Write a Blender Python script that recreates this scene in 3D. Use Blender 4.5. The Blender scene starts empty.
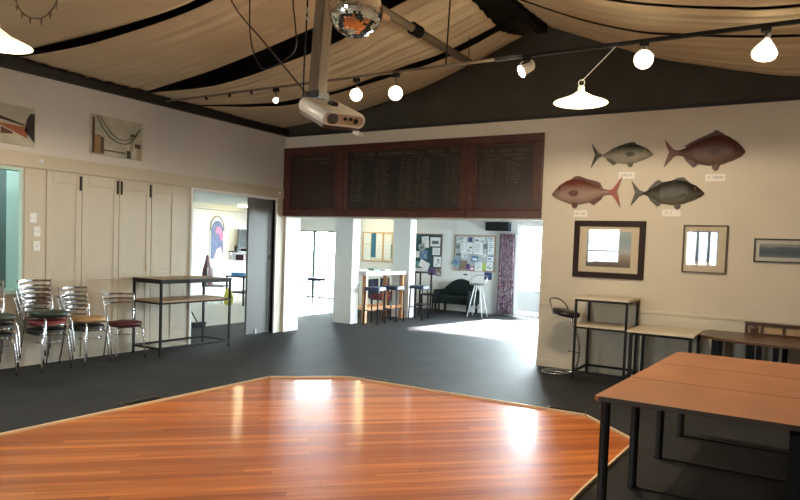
import bpy, bmesh, math, random
from mathutils import Vector, Matrix, Euler
random.seed(7)
PI = math.pi
sc = bpy.context.scene
COL = sc.collection

# ------------------------------------------------------------------ camera
cam_d = bpy.data.cameras.new('camera')
cam = bpy.data.objects.new('camera', cam_d)
COL.objects.link(cam)
CX, CY, CZ = 8.0035, -8.6109, 1.6
right = Vector((0.86218739, 0.505211, 0.03734623))
up = Vector((-0.05505655, 0.02016402, 0.99827961))
fwd = Vector((-0.5035888, 0.86276025, -0.04520034))
cam.matrix_world = Matrix(((right.x, up.x, -fwd.x, CX), (right.y, up.y, -fwd.y, CY),
                           (right.z, up.z, -fwd.z, CZ), (0, 0, 0, 1)))
cam_d.sensor_width = 36.0
cam_d.lens = 638.7 / 800 * 36.0
cam_d.shift_x = -0.0316
cam_d.shift_y = 0.0339
cam_d.clip_start = 0.05
sc.camera = cam

# ------------------------------------------------------------------ world, daylight, exposure
sc.view_settings.view_transform = 'Standard'
sc.view_settings.look = 'None'
sc.view_settings.gamma = 1.0
sc.view_settings.use_curve_mapping = False
sc.view_settings.exposure = 0.0
try:
    sc.cycles.use_denoising = True
    sc.cycles.max_bounces = 10
    sc.cycles.diffuse_bounces = 5
    sc.cycles.sample_clamp_indirect = 8.0
except Exception:
    pass
SKY = 105.0
wd = bpy.data.worlds.new('world')
sc.world = wd
wd.use_nodes = True
bg = wd.node_tree.nodes['Background']
bg.inputs['Color'].default_value = (0.80, 0.95, 1.0, 1)
# a hazy sky, brightest on the side the annex windows face
_nt = wd.node_tree
_tc = _nt.nodes.new('ShaderNodeTexCoord')
_dot = _nt.nodes.new('ShaderNodeVectorMath')
_dot.operation = 'DOT_PRODUCT'
_dot.inputs[1].default_value = (0.6, 0.8, 0.0)
_mr = _nt.nodes.new('ShaderNodeMapRange')
_mr.interpolation_type = 'SMOOTHSTEP'
_mr.inputs['From Min'].default_value = -0.75
_mr.inputs['From Max'].default_value = 0.25
_mr.inputs['To Min'].default_value = SKY * 0.30
_mr.inputs['To Max'].default_value = SKY
_nt.links.new(_tc.outputs['Generated'], _dot.inputs[0])
_nt.links.new(_dot.outputs['Value'], _mr.inputs['Value'])
_nt.links.new(_mr.outputs['Result'], bg.inputs['Strength'])


def portal(name, loc, rot, sx, sy):
    l = bpy.data.lights.new(name, 'AREA')
    l.shape = 'RECTANGLE'
    l.size = sx
    l.size_y = sy
    l.cycles.is_portal = True
    o = bpy.data.objects.new(name, l)
    o.location = loc
    o.rotation_euler = rot
    COL.objects.link(o)
    return o


# sky light portals, one in each window opening (an area light points along its -Z)
portal('sky_portal_annex_side', (5.36, 4.1, 1.5), (0, PI / 2, 0), 1.0, 1.4)
portal('sky_portal_glass_door', (3.3, 6.18, 1.15), (-PI / 2, 0, 0), 2.6, 2.2)
portal('sky_portal_annex_back', (-4.45, 6.18, 1.05), (-PI / 2, 0, 0), 1.6, 1.9)
portal('sky_portal_side_room', (-4.9, -4.28, 1.6), (PI / 2, 0, 0), 1.2, 1.2)
portal('sky_portal_rear_one', (2.92, -10.58, 1.87), (PI / 2, 0, 0), 1.0, 1.05)
portal('sky_portal_rear_two', (5.64, -10.58, 1.87), (PI / 2, 0, 0), .9, 1.05)

sun_d = bpy.data.lights.new('sun', 'SUN')
sun_d.energy = 260.0
sun_d.angle = math.radians(5.0)
sun_d.color = (1.0, 0.97, 0.92)
sun = bpy.data.objects.new('sun', sun_d)
sun.rotation_euler = Vector((-0.12, -0.80, -0.45)).to_track_quat('-Z', 'Y').to_euler()
COL.objects.link(sun)

LAMP = (1.0, 0.80, 0.54)
P_PENDANT, P_SPOT = 145.0, 82.0

# ------------------------------------------------------------------ materials
MATS = {}


def mat(name, col, rough=0.6, metal=0.0, spec=0.5, noise=0.0, nscale=8.0, bump=0.0, bscale=60.0, col2=None,
        coat=0.0, stretch=None, emit=None, estr=0.0, sheen=0.0):
    if name in MATS:
        return MATS[name]
    m = bpy.data.materials.new(name)
    m.use_nodes = True
    nt = m.node_tree
    b = nt.nodes['Principled BSDF']
    b.inputs['Base Color'].default_value = (*col, 1)
    b.inputs['Roughness'].default_value = rough
    b.inputs['Metallic'].default_value = metal
    b.inputs['Specular IOR Level'].default_value = spec
    b.inputs['Coat Weight'].default_value = coat
    if coat:
        b.inputs['Coat Roughness'].default_value = 0.12
    if sheen:
        b.inputs['Sheen Weight'].default_value = sheen
    tc = nt.nodes.new('ShaderNodeTexCoord')
    mp = nt.nodes.new('ShaderNodeMapping')
    nt.links.new(tc.outputs['Object'], mp.inputs['Vector'])
    if stretch:
        mp.inputs['Scale'].default_value = stretch
    if noise > 0 or col2:
        n = nt.nodes.new('ShaderNodeTexNoise')
        n.inputs['Scale'].default_value = nscale
        n.inputs['Detail'].default_value = 5
        nt.links.new(mp.outputs['Vector'], n.inputs['Vector'])
        mx = nt.nodes.new('ShaderNodeMix')
        mx.data_type = 'RGBA'
        c2 = col2 or tuple(max(0, c * (1 - noise)) for c in col)
        c1 = col if col2 else tuple(min(1, c * (1 + noise * 0.6)) for c in col)
        mx.inputs['A'].default_value = (*c1, 1)
        mx.inputs['B'].default_value = (*c2, 1)
        r = nt.nodes.new('ShaderNodeMapRange')
        r.inputs['From Min'].default_value = 0.32
        r.inputs['From Max'].default_value = 0.68
        nt.links.new(n.outputs['Fac'], r.inputs['Value'])
        nt.links.new(r.outputs['Result'], mx.inputs['Factor'])
        nt.links.new(mx.outputs['Result'], b.inputs['Base Color'])
    if bump > 0:
        n2 = nt.nodes.new('ShaderNodeTexNoise')
        n2.inputs['Scale'].default_value = bscale
        n2.inputs['Detail'].default_value = 4
        nt.links.new(mp.outputs['Vector'], n2.inputs['Vector'])
        bp = nt.nodes.new('ShaderNodeBump')
        bp.inputs['Strength'].default_value = bump
        bp.inputs['Distance'].default_value = 0.02
        nt.links.new(n2.outputs['Fac'], bp.inputs['Height'])
        nt.links.new(bp.outputs['Normal'], b.inputs['Normal'])
    if emit:
        b.inputs['Emission Color'].default_value = (*emit, 1)
        b.inputs['Emission Strength'].default_value = estr
    MATS[name] = m
    return m


def glass_mat():
    m = bpy.data.materials.new('window_glass')
    m.use_nodes = True
    nt = m.node_tree
    nt.nodes.clear()
    out = nt.nodes.new('ShaderNodeOutputMaterial')
    tr = nt.nodes.new('ShaderNodeBsdfTransparent')
    gl = nt.nodes.new('ShaderNodeBsdfGlossy')
    gl.inputs['Roughness'].default_value = 0.02
    fr = nt.nodes.new('ShaderNodeFresnel')
    fr.inputs['IOR'].default_value = 1.45
    mx = nt.nodes.new('ShaderNodeMixShader')
    nt.links.new(fr.outputs['Fac'], mx.inputs['Fac'])
    nt.links.new(tr.outputs['BSDF'], mx.inputs[1])
    nt.links.new(gl.outputs['BSDF'], mx.inputs[2])
    nt.links.new(mx.outputs['Shader'], out.inputs['Surface'])
    return m


def plank_mat():
    """Strip timber dance floor laid on the diagonal."""
    m = bpy.data.materials.new('dance_floor_timber')
    m.use_nodes = True
    nt = m.node_tree
    L = nt.links.new
    b = nt.nodes['Principled BSDF']
    def N(kind, **kw):
        x = nt.nodes.new(kind)
        for k_, v_ in kw.items():
            setattr(x, k_, v_)
        return x

    def math_(op, i0, i1=None):
        x = N('ShaderNodeMath', operation=op)
        for k_, v_ in ((0, i0), (1, i1)):
            if v_ is None:
                continue
            if isinstance(v_, (int, float)):
                x.inputs[k_].default_value = v_
            else:
                L(v_, x.inputs[k_])
        return x.outputs['Value']
    tc = N('ShaderNodeTexCoord')
    mp = N('ShaderNodeMapping')
    mp.inputs['Rotation'].default_value = (0, 0, math.radians(-43))
    L(tc.outputs['Object'], mp.inputs['Vector'])
    sp = N('ShaderNodeSeparateXYZ')
    L(mp.outputs['Vector'], sp.inputs['Vector'])
    ry = math_('DIVIDE', sp.outputs['Y'], 0.066)
    row = math_('FLOOR', ry)
    fr = math_('FRACT', ry)
    w1 = N('ShaderNodeTexWhiteNoise', noise_dimensions='1D')
    L(row, w1.inputs['W'])
    xo = math_('ADD', sp.outputs['X'], math_('MULTIPLY', w1.outputs['Value'], 9.0))
    xs = math_('DIVIDE', xo, 2.9)
    seg = math_('FLOOR', xs)
    fx = math_('FRACT', xs)
    w2 = N('ShaderNodeTexWhiteNoise', noise_dimensions='2D')
    cb = N('ShaderNodeCombineXYZ')
    L(row, cb.inputs['X'])
    L(seg, cb.inputs['Y'])
    L(cb.outputs['Vector'], w2.inputs['Vector'])
    cr = N('ShaderNodeValToRGB')
    e = cr.color_ramp.elements
    e[0].position = 0.0
    e[0].color = (0.34, 0.082, 0.013, 1)
    e[1].position = 1.0
    e[1].color = (0.66, 0.215, 0.042, 1)
    k = e.new(0.55)
    k.color = (0.50, 0.138, 0.023, 1)
    L(w2.outputs['Value'], cr.inputs['Fac'])
    mp2 = N('ShaderNodeMapping')
    mp2.inputs['Scale'].default_value = (0.9, 22, 1)
    L(mp.outputs['Vector'], mp2.inputs['Vector'])
    n = N('ShaderNodeTexNoise')
    n.inputs['Scale'].default_value = 2.0
    n.inputs['Detail'].default_value = 6
    L(mp2.outputs['Vector'], n.inputs['Vector'])
    mx = N('ShaderNodeMix', data_type='RGBA', blend_type='MULTIPLY')
    mx.inputs['Factor'].default_value = 0.7
    r = N('ShaderNodeMapRange')
    r.inputs['From Min'].default_value = 0.3
    r.inputs['From Max'].default_value = 0.7
    r.inputs['To Min'].default_value = 0.55
    r.inputs['To Max'].default_value = 1.2
    L(n.outputs['Fac'], r.inputs['Value'])
    L(cr.outputs['Color'], mx.inputs['A'])
    L(r.outputs['Result'], mx.inputs['B'])
    gap = math_('MAXIMUM', math_('LESS_THAN', fr, 0.035), math_('LESS_THAN', fx, 0.0012))
    mm = N('ShaderNodeMix', data_type='RGBA')
    mm.inputs['B'].default_value = (0.12, 0.035, 0.012, 1)
    L(math_('MULTIPLY', gap, 0.6), mm.inputs['Factor'])
    L(mx.outputs['Result'], mm.inputs['A'])
    L(mm.outputs['Result'], b.inputs['Base Color'])
    b.inputs['Roughness'].default_value = 0.4
    b.inputs['Specular IOR Level'].default_value = 0.15
    b.inputs['Coat Weight'].default_value = 0.5
    b.inputs['Coat Roughness'].default_value = 0.11
    n3 = nt.nodes.new('ShaderNodeTexNoise')
    n3.inputs['Scale'].default_value = 7
    n3.inputs['Detail'].default_value = 3
    L(mp2.outputs['Vector'], n3.inputs['Vector'])
    bp = nt.nodes.new('ShaderNodeBump')
    bp.inputs['Strength'].default_value = 0.06
    bp.inputs['Distance'].default_value = 0.01
    L(n3.outputs['Fac'], bp.inputs['Height'])
    L(bp.outputs['Normal'], b.inputs['Normal'])
    L(bp.outputs['Normal'], b.inputs['Coat Normal'])
    return m


M_CARPET = mat('carpet', (0.030, 0.032, 0.036), 0.6, spec=0.16, noise=0.28, nscale=2.2, bump=0.5, bscale=260)
M_VINYL = mat('pale_vinyl', (0.62, 0.63, 0.60), 0.35, noise=0.05)
M_UPWALL = mat('off_white_wall', (0.62, 0.60, 0.56), 0.7, noise=0.03, nscale=2)
M_BACKWALL = mat('back_wall_paint', (0.66, 0.61, 0.51), 0.65, noise=0.03, nscale=2)
M_CREAM = mat('cream_panel_paint', (0.53, 0.475, 0.37), 0.5, noise=0.03, nscale=3)
M_WHITE = mat('white_paint', (0.78, 0.79, 0.78), 0.5)
M_GREYWHITE = mat('grey_white_paint', (0.70, 0.72, 0.72), 0.5)
M_DARKCEIL = mat('dark_ceiling_lining', (0.042, 0.037, 0.024), 0.75, noise=0.2, nscale=3)
M_BLACKBEAM = mat('black_timber', (0.008, 0.006, 0.005), 0.6)
M_BLACKMETAL = mat('black_metal', (0.009, 0.009, 0.010), 0.45, spec=0.22)
M_CHROME = mat('chrome', (0.60, 0.60, 0.62), 0.14, metal=1.0)
M_STEEL = mat('grey_steel', (0.55, 0.55, 0.56), 0.3, metal=1.0)
M_DKSTEEL = mat('dull_steel', (0.02, 0.02, 0.022), 0.6, spec=.15)
M_FABRIC = mat('calico_cloth', (0.58, 0.49, 0.335), 0.9, noise=0.12, nscale=1.3, spec=0.1)
M_MAHOG = mat('mahogany', (0.075, 0.019, 0.011), 0.36, noise=0.35, nscale=5, stretch=(1, 1, 5))
M_MAHOG_DK = mat('dark_mahogany_panel', (0.030, 0.012, 0.009), 0.35, noise=0.2, nscale=6)
M_BLACKPANEL = mat('black_board_panel', (0.014, 0.011, 0.009), 0.4)
M_GOLD = mat('faded_gold_lettering', (0.10, 0.078, 0.045), 0.5)
M_BRASS = mat('brass_strip', (0.85, 0.68, 0.44), 0.4, metal=0.3)
M_TABLE = mat('red_brown_laminate', (0.33, 0.125, 0.045), 0.34, noise=0.16, nscale=2.2, spec=.4)
M_DKWOOD = mat('dark_stained_wood', (0.085, 0.042, 0.022), 0.3, noise=0.25, nscale=5, stretch=(1, 6, 1))
M_TAN = mat('tan_wood', (0.45, 0.30, 0.17), 0.4, noise=0.15, nscale=6, stretch=(1, 6, 1))
M_PALETOP = mat('pale_table_top', (0.62, 0.54, 0.42), 0.35, noise=0.06)
M_PINE = mat('raw_timber', (0.13, 0.08, 0.038), 0.6, noise=0.25, nscale=4, stretch=(6, 6, 0.7))
M_ORANGEWOOD = mat('orange_timber', (0.50, 0.22, 0.08), 0.4, noise=0.2, nscale=5)
M_GLASS = glass_mat()
M_LAMPON = mat('lamp_glow', (1, 0.9, 0.75), 0.4, emit=(1.0, 0.82, 0.55), estr=8.0)
M_SHADE = mat('lit_white_shade', (0.95, 0.88, 0.72), 0.4, emit=(1.0, 0.80, 0.50), estr=1.6)
M_DAYLAMP = mat('ceiling_light_glow', (1, 1, 0.9), 0.4, emit=(1.0, 0.95, 0.8), estr=6.0)
M_WARMLAMP = mat('warm_ceiling_light_glow', (1, 0.9, 0.7), 0.4, emit=(1.0, 0.84, 0.48), estr=110.0)

# ------------------------------------------------------------------ mesh helpers


class MB:
    def __init__(self):
        self.v = []
        self.f = []

    def add(self, vs, fs):
        o = len(self.v)
        self.v += [tuple(x) for x in vs]
        self.f += [tuple(i + o for i in f) for f in fs]
        return self

    def box(self, x0, x1, y0, y1, z0, z1, m=None):
        vs = [Vector(p) for p in ((x0, y0, z0), (x1, y0, z0), (x1, y1, z0), (x0, y1, z0),
                                  (x0, y0, z1), (x1, y0, z1), (x1, y1, z1), (x0, y1, z1))]
        if m is not None:
            vs = [m @ p for p in vs]
        return self.add(vs, [(0, 3, 2, 1), (4, 5, 6, 7), (0, 1, 5, 4), (1, 2, 6, 5), (2, 3, 7, 6), (3, 0, 4, 7)])

    def bar(self, a, b, w, d):
        """Rectangular bar from a to b."""
        a, b = Vector(a), Vector(b)
        q = (b - a).to_track_quat('Z', 'Y').to_matrix().to_4x4()
        q.translation = a
        return self.box(-w / 2, w / 2, -d / 2, d / 2, 0, (b - a).length, q)

    def tube(self, pts, r, seg=10, closed=False):
        pts = [Vector(p) for p in pts]
        n = len(pts)
        rs = r if isinstance(r, (list, tuple)) else [r] * n
        prev = None
        vs, fs = [], []
        for i, p in enumerate(pts):
            if closed:
                t = pts[(i + 1) % n] - pts[i - 1]
            else:
                t = pts[min(i + 1, n - 1)] - pts[max(i - 1, 0)]
            t.normalize()
            if prev is None:
                a = Vector((0, 0, 1)) if abs(t.z) < 0.9 else Vector((1, 0, 0))
                u = t.cross(a).normalized()
            else:
                u = (prev - t * prev.dot(t)).normalized()
            prev = u
            w = t.cross(u)
            for k in range(seg):
                an = 2 * PI * k / seg
                vs.append(p + (u * math.cos(an) + w * math.sin(an)) * rs[i])
        for i in range(n if closed else n - 1):
            j = (i + 1) % n
            for k in range(seg):
                k2 = (k + 1) % seg
                fs.append((i * seg + k, i * seg + k2, j * seg + k2, j * seg + k))
        if not closed:
            fs.append(tuple(range(seg - 1, -1, -1)))
            fs.append(tuple((n - 1) * seg + k for k in range(seg)))
        return self.add(vs, fs)

    def lathe(self, prof, seg=24, m=None, cap=True):
        """prof: list of (r, z), revolved around local z."""
        vs, fs = [], []
        for r, z in prof:
            for k in range(seg):
                an = 2 * PI * k / seg
                p = Vector((r * math.cos(an), r * math.sin(an), z))
                vs.append(m @ p if m is not None else p)
        for i in range(len(prof) - 1):
            for k in range(seg):
                k2 = (k + 1) % seg
                fs.append((i * seg + k, i * seg + k2, (i + 1) * seg + k2, (i + 1) * seg + k))
        if cap:
            fs.append(tuple(range(seg - 1, -1, -1)))
            fs.append(tuple((len(prof) - 1) * seg + k for k in range(seg)))
        return self.add(vs, fs)

    def prism(self, poly, z0, z1, m=None):
        """poly: (x, y) outline extruded along z."""
        n = len(poly)
        vs = [Vector((x, y, z0)) for x, y in poly] + [Vector((x, y, z1)) for x, y in poly]
        if m is not None:
            vs = [m @ p for p in vs]
        fs = [tuple(range(n - 1, -1, -1)), tuple(range(n, 2 * n))]
        for i in range(n):
            j = (i + 1) % n
            fs.append((i, j, n + j, n + i))
        return self.add(vs, fs)

    def build(self, name, m, parent=None, smooth=False, bevel=0.0, bseg=2, fix=True):
        me = bpy.data.meshes.new(name)
        me.from_pydata(self.v, [], self.f)
        me.validate()
        if fix:
            b = bmesh.new()
            b.from_mesh(me)
            bmesh.ops.recalc_face_normals(b, faces=b.faces)
            b.to_mesh(me)
            b.free()
        for mm in (m if isinstance(m, (list, tuple)) else [m]):
            me.materials.append(mm)
        o = bpy.data.objects.new(name, me)
        COL.objects.link(o)
        if parent is not None:
            o.parent = parent
        if bevel:
            bv = o.modifiers.new('bevel', 'BEVEL')
            bv.width = bevel
            bv.segments = bseg
            bv.limit_method = 'ANGLE'
            bv.angle_limit = math.radians(50)
        if smooth:
            for pl in me.polygons:
                pl.use_smooth = True
            if smooth == 'auto':
                for pl in me.polygons:
                    pl.use_smooth = True
                try:
                    me.set_sharp_from_angle(angle=math.radians(40))
                except Exception:
                    pass
        return o


XZ = Matrix(((1, 0, 0, 0), (0, 0, -1, 0), (0, 1, 0, 0), (0, 0, 0, 1)))   # poly (x, z), extruded towards -y


def tag(o, label=None, cat=None, group=None, kind=None):
    if label:
        o['label'] = label
    if cat:
        o['category'] = cat
    if group:
        o['group'] = group
    if kind:
        o['kind'] = kind
    return o


def thing(name, label, cat, loc=(0, 0, 0), rz=0.0, group=None, rot=None):
    o = bpy.data.objects.new(name, None)
    o.empty_display_size = 0.1
    COL.objects.link(o)
    o.location = loc
    o.rotation_euler = rot if rot else (0, 0, rz)
    return tag(o, label, cat, group)


def struct(mb, name, m, parent=None, **k):
    o = mb.build(name, m, parent, **k)
    if parent is None:
        o['kind'] = 'structure'
    return o


def copy_tree(o, parent=None):
    c = o.copy()
    COL.objects.link(c)
    if parent is not None:
        c.parent = parent
    for ch in list(o.children):
        copy_tree(ch, c)
    return c


def arc(cx, cy, r, a0, a1, n):
    return [(cx + r * math.cos(a0 + (a1 - a0) * i / n), cy + r * math.sin(a0 + (a1 - a0) * i / n)) for i in range(n + 1)]


def rrect(w, h, r, n=4):
    o = []
    for sx, sy, a in ((1, 1, 0), (-1, 1, PI / 2), (-1, -1, PI), (1, -1, 1.5 * PI)):
        o += arc(sx * (w / 2 - r), sy * (h / 2 - r), r, a, a + PI / 2, n)
    return o


def smoothpath(pts, n=6):
    """Catmull-Rom through pts."""
    P = [Vector(p) for p in pts]
    P = [P[0] * 2 - P[1]] + P + [P[-1] * 2 - P[-2]]
    out = []
    for i in range(1, len(P) - 2):
        for k in range(n):
            t = k / n
            a, b, c, d = P[i - 1], P[i], P[i + 1], P[i + 2]
            out.append(0.5 * ((2 * b) + (c - a) * t + (2 * a - 5 * b + 4 * c - d) * t * t + (3 * b - a - 3 * c + d) * t ** 3))
    out.append(P[-2])
    return out


def resample(P, n):
    d = [0.0]
    for a, c in zip(P, P[1:]):
        d.append(d[-1] + (c - a).length)
    out, j = [], 0
    for i in range(n):
        s = d[-1] * i / (n - 1)
        while j < len(P) - 2 and d[j + 1] < s:
            j += 1
        out.append(P[j].lerp(P[j + 1], (s - d[j]) / max(1e-9, d[j + 1] - d[j])))
    return out


# ------------------------------------------------------------------ THE SETTING
WH = 3.49           # wall height of the hall
RX, RZ = 4.72, 4.92  # ridge
HALL_S, HALL_E = -10.6, 9.5

struct(MB().box(-1.44, HALL_E, HALL_S, 6.4, -0.1, 0.0), 'floor', M_CARPET)
struct(MB().box(-6.3, -1.44, -4.6, 6.4, -0.1, 0.0), 'floor_side_room', M_VINYL)

# back wall of the hall with the wide opening
b = MB()
b.box(-0.12, HALL_E + .1, 0, 0.3, 2.06, WH)
b.box(4.86, HALL_E + .1, 0, 0.3, 0, 2.06)
b.box(-0.12, 0.04, 0, 0.38, 0, 2.06)
struct(b, 'wall_back', M_BACKWALL)
b = MB()
b.prism([(-0.12, WH), (HALL_E + .1, WH), (HALL_E + .1, 3.9), (RX, RZ + .22), (-.12, 3.9)], -0.15, 0.0, XZ)
struct(b, 'wall_gable', M_DARKCEIL)
struct(MB().box(.04, .052, 0.004, 0.385, 0, 2.06), 'trim_opening_jamb', M_WHITE)
# left wall: door to the side room and servery hatch
b = MB()
b.box(-.12, 0, -4.5, -2.0, 0, WH)
b.box(-.12, 0, -2.0, -0.22, 2.37, WH)
b.box(-.12, 0, -0.22, 0, 0, WH)
b.box(-.12, 0, -5.9, -4.5, 0, 0.92)
b.box(-.12, 0, -5.9, -4.5, 2.36, WH)
b.box(-.12, 0, HALL_S, -5.9, 0, WH)
struct(b, 'wall_left', M_UPWALL)
struct(MB().box(HALL_E, HALL_E + .12, HALL_S, 0, 0, WH), 'wall_right', M_BACKWALL)
b = MB()
zs0, zs1 = 1.35, 2.40
b.box(-.12, HALL_E, HALL_S - .12, HALL_S, 0, zs0)
b.box(-.12, HALL_E, HALL_S - .12, HALL_S, zs1, WH)
for x0, x1 in ((-.12, 2.42), (3.42, 5.18), (6.10, HALL_E)):
    b.box(x0, x1, HALL_S - .12, HALL_S, zs0, zs1)
b.prism([(-0.12, WH), (HALL_E + .1, WH), (HALL_E + .1, 3.9), (RX, RZ + .22), (-.12, 3.9)], -HALL_S, -HALL_S + .12, XZ)
struct(b, 'wall_rear', M_BACKWALL)
# dark gabled ceiling
b = MB()
sl = (RZ - 3.62) / RX
for x0, z0, x1, z1 in ((-.12, 3.78, RX, RZ + .1), (RX, RZ + .1, HALL_E + .1, 3.78)):
    b.add([(x0, HALL_S - .1, z0), (x1, HALL_S - .1, z1), (x1, .1, z1), (x0, .1, z0),
           (x0, HALL_S - .1, z0 + .08), (x1, HALL_S - .1, z1 + .08), (x1, .1, z1 + .08), (x0, .1, z0 + .08)],
          [(0, 3, 2, 1), (4, 5, 6, 7), (0, 1, 5, 4), (1, 2, 6, 5), (2, 3, 7, 6), (3, 0, 4, 7)])
b.box(-.12, 0, HALL_S, 0, WH, 3.84)
b.box(HALL_E, HALL_E + .1, HALL_S, 0, WH, 3.84)
struct(b, 'ceiling', M_DARKCEIL)
struct(MB().box(RX - .07, RX + .07, HALL_S, 0, RZ - .26, RZ), 'trim_ridge', M_BLACKBEAM)
struct(MB().box(0.0, 0.07, HALL_S, 0, 3.49, 3.60), 'trim_left_plate', M_BLACKBEAM)
struct(MB().box(HALL_E - .05, HALL_E, HALL_S, 0, 3.475, 3.60), 'trim_right_plate', M_BLACKBEAM)
struct(MB().box(0.05, HALL_E - .05, -.03, 0, 3.475, 3.52), 'trim_back_plate', M_BLACKBEAM)

# lower cream lining of the left wall with its ledge band
struct(MB().box(0.0, 0.035, HALL_S, -0.0, 2.385, 2.555), 'trim_left_band', M_CREAM, bevel=.004)
b = MB()
b.box(0, 0.012, -4.44, -4.19, 0.0, 2.385)
b.box(0, 0.012, -2.30, -2.04, 0.0, 2.385)
b.box(0, 0.012, -0.20, 0.0, 0.0, 2.385)
b.box(0, 0.012, HALL_S, -5.96, 0.0, 2.385)
b.box(0, 0.012, -5.96, -4.44, 0.0, 0.88)
struct(b, 'trim_left_lining', M_CREAM)
# door surround to the side room
b = MB()
b.box(-.12, 0.03, -2.04, -2.0, 0, 2.385)
b.box(-.12, 0.03, -0.22, -0.19, 0, 2.385)
b.box(-.12, 0.03, -2.0, -0.22, 2.345, 2.385)
struct(b, 'trim_door_frame', M_WHITE)
# serving hatch frame
TEAL = mat('teal_paint', (0.46, 0.68, 0.63), 0.5)
b = MB()
b.box(-.26, 0.02, -4.51, -4.47, 0.92, 2.36)
b.box(-.12, 0.03, -5.93, -5.87, 0.92, 2.36)
b.box(-.12, 0.03, -5.87, -4.505, 2.335, 2.36)
b.box(-.16, 0.05, -5.93, -4.47, 0.88, 0.93)
struct(b, 'trim_hatch_frame', TEAL)

# folding cupboard doors along the left wall
edges = [-4.19, -3.74, -3.22, -2.72, -2.30]
for i in range(4):
    y0, y1 = edges[i] + .004, edges[i + 1] - .004
    d = struct(MB().box(0.0, 0.012, y0, y1, 0.02, 2.38), 'door_%d' % (i + 1), M_CREAM)
    b = MB()
    s = 0.075
    b.box(.012, .019, y0, y0 + s, 0.02, 2.38)
    b.box(.012, .019, y1 - s, y1, 0.02, 2.38)
    b.box(.012, .019, y0 + s, y1 - s, 2.24, 2.38)
    b.box(.012, .019, y0 + s, y1 - s, 0.02, 0.16)
    b.box(.012, .019, y0 + s, y1 - s, 1.02, 1.12)
    b.build('panel_moulding', M_CREAM, d, bevel=.003)
    yy = {0: [y1 - .02], 1: [y1 - .025], 2: [y0 + .025, y1 - .02], 3: []}[i]
    for y in yy:
        h = MB().box(.019, .030, y - .012, y + .012, 2.17, 2.35).build('bolt', M_BLACKMETAL, d, bevel=.002)
    if i in (1, 2):
        y = y0 + .05 if i == 1 else y1 - .05
        k = MB().box(.019, .025, y - .012, y + .012, 1.14, 1.24).build('handle_plate', M_CREAM, d)

# sliding door leaf inside the side room doorway
M_SLIDER = mat('grey_door_paint', (.10, .10, .092), .5)
d = struct(MB().box(-0.085, -0.05, -0.80, -0.24, 0.02, 2.34), 'door_5', M_SLIDER)
b = MB()
b.box(-.05, -.042, -0.80, -0.72, .02, 2.34).box(-.05, -.042, -0.32, -0.24, .02, 2.34).box(-.05, -.042, -.72, -.32, 2.2, 2.34)
b.build('door_frame', M_SLIDER, d)
MB().box(-.05, -.035, -0.31, -0.27, 1.30, 1.38).build('door_handle', M_BLACKMETAL, d)
MB().box(-.05, -.035, -0.60, -0.57, .02, .1).build('door_guide', M_STEEL, d)

# skirting on the back wall
struct(MB().box(4.86, HALL_E, -0.015, 0.0, 0.0, 0.10), 'baseboard_back', M_BACKWALL)
b = MB().box(4.86, HALL_E, -.012, 0.0, 0.86, 0.90)
struct(b, 'trim_dado', M_BACKWALL, bevel=.004)

# rooms behind: annex and side room, one L-shaped space
AX0, AX1, AY1, AZ = -6.0, 5.4, 6.15, 2.6
b = MB()
b.box(AX0 - .1, -5.3, AY1, AY1 + .12, 0, AZ)
b.box(-5.3, -3.6, AY1, AY1 + .12, 2.0, AZ)
b.box(-3.6, 1.98, AY1, AY1 + .12, 0, AZ)
b.box(1.98, 4.62, AY1, AY1 + .12, 2.28, AZ)
b.box(4.62, AX1 + .1, AY1, AY1 + .12, 0, AZ)
struct(b, 'wall_annex_back', M_GREYWHITE)
b = MB()
b.box(AX1, AX1 + .1, 0.3, AY1, 0, 1.0).box(AX1, AX1 + .1, 0.3, AY1, 2.0, AZ)
b.box(AX1, AX1 + .1, .3, 3.4, 1.0, 2.0).box(AX1, AX1 + .1, 4.8, AY1, 1.0, 2.0)
struct(b, 'wall_annex_right', M_GREYWHITE)
struct(MB().box(AX0 - .1, AX0, -4.3, AY1, 0, AZ), 'wall_annex_left', M_WHITE)
b = MB()
b.box(AX0, -5.6, -4.42, -4.3, 0, AZ).box(-2.0, -.12, -4.42, -4.3, 0, AZ)
b.box(-5.6, -2.0, -4.42, -4.3, 0, 1.0).box(-5.6, -2.0, -4.42, -4.3, 2.2, AZ).box(-4.3, -2.0, -4.42, -4.3, 1.0, 2.2)
struct(b, 'wall_side_room', M_WHITE)
b = MB()
b.box(AX0 - .1, -.12, -4.42, AY1 + .12, AZ, AZ + .1)
b.box(-.12, AX1 + .1, .3, AY1 + .12, AZ, AZ + .1)
struct(b, 'ceiling_annex', mat('grey_green_ceiling', (.54, .58, .56), .7))
struct(MB().box(AX0, AX0 + .12, -4.3, AY1, 2.44, AZ), 'trim_side_room_pelmet', mat('pale_cream', (.7, .68, .58), .6))
# the two square columns
M_COLUMN = mat('column_paint', (.86, .88, .87), .5)
struct(MB().box(-.28, .18, 1.83, 2.07, 0, AZ), 'wall_column', M_COLUMN)
struct(MB().box(-.07, .39, 3.70, 3.95, 0, AZ), 'wall_column_far', M_COLUMN)
struct(MB().box(.18, .19, 1.86, 2.04, 0.02, .12), 'trim_column_socket', M_WHITE)

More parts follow.
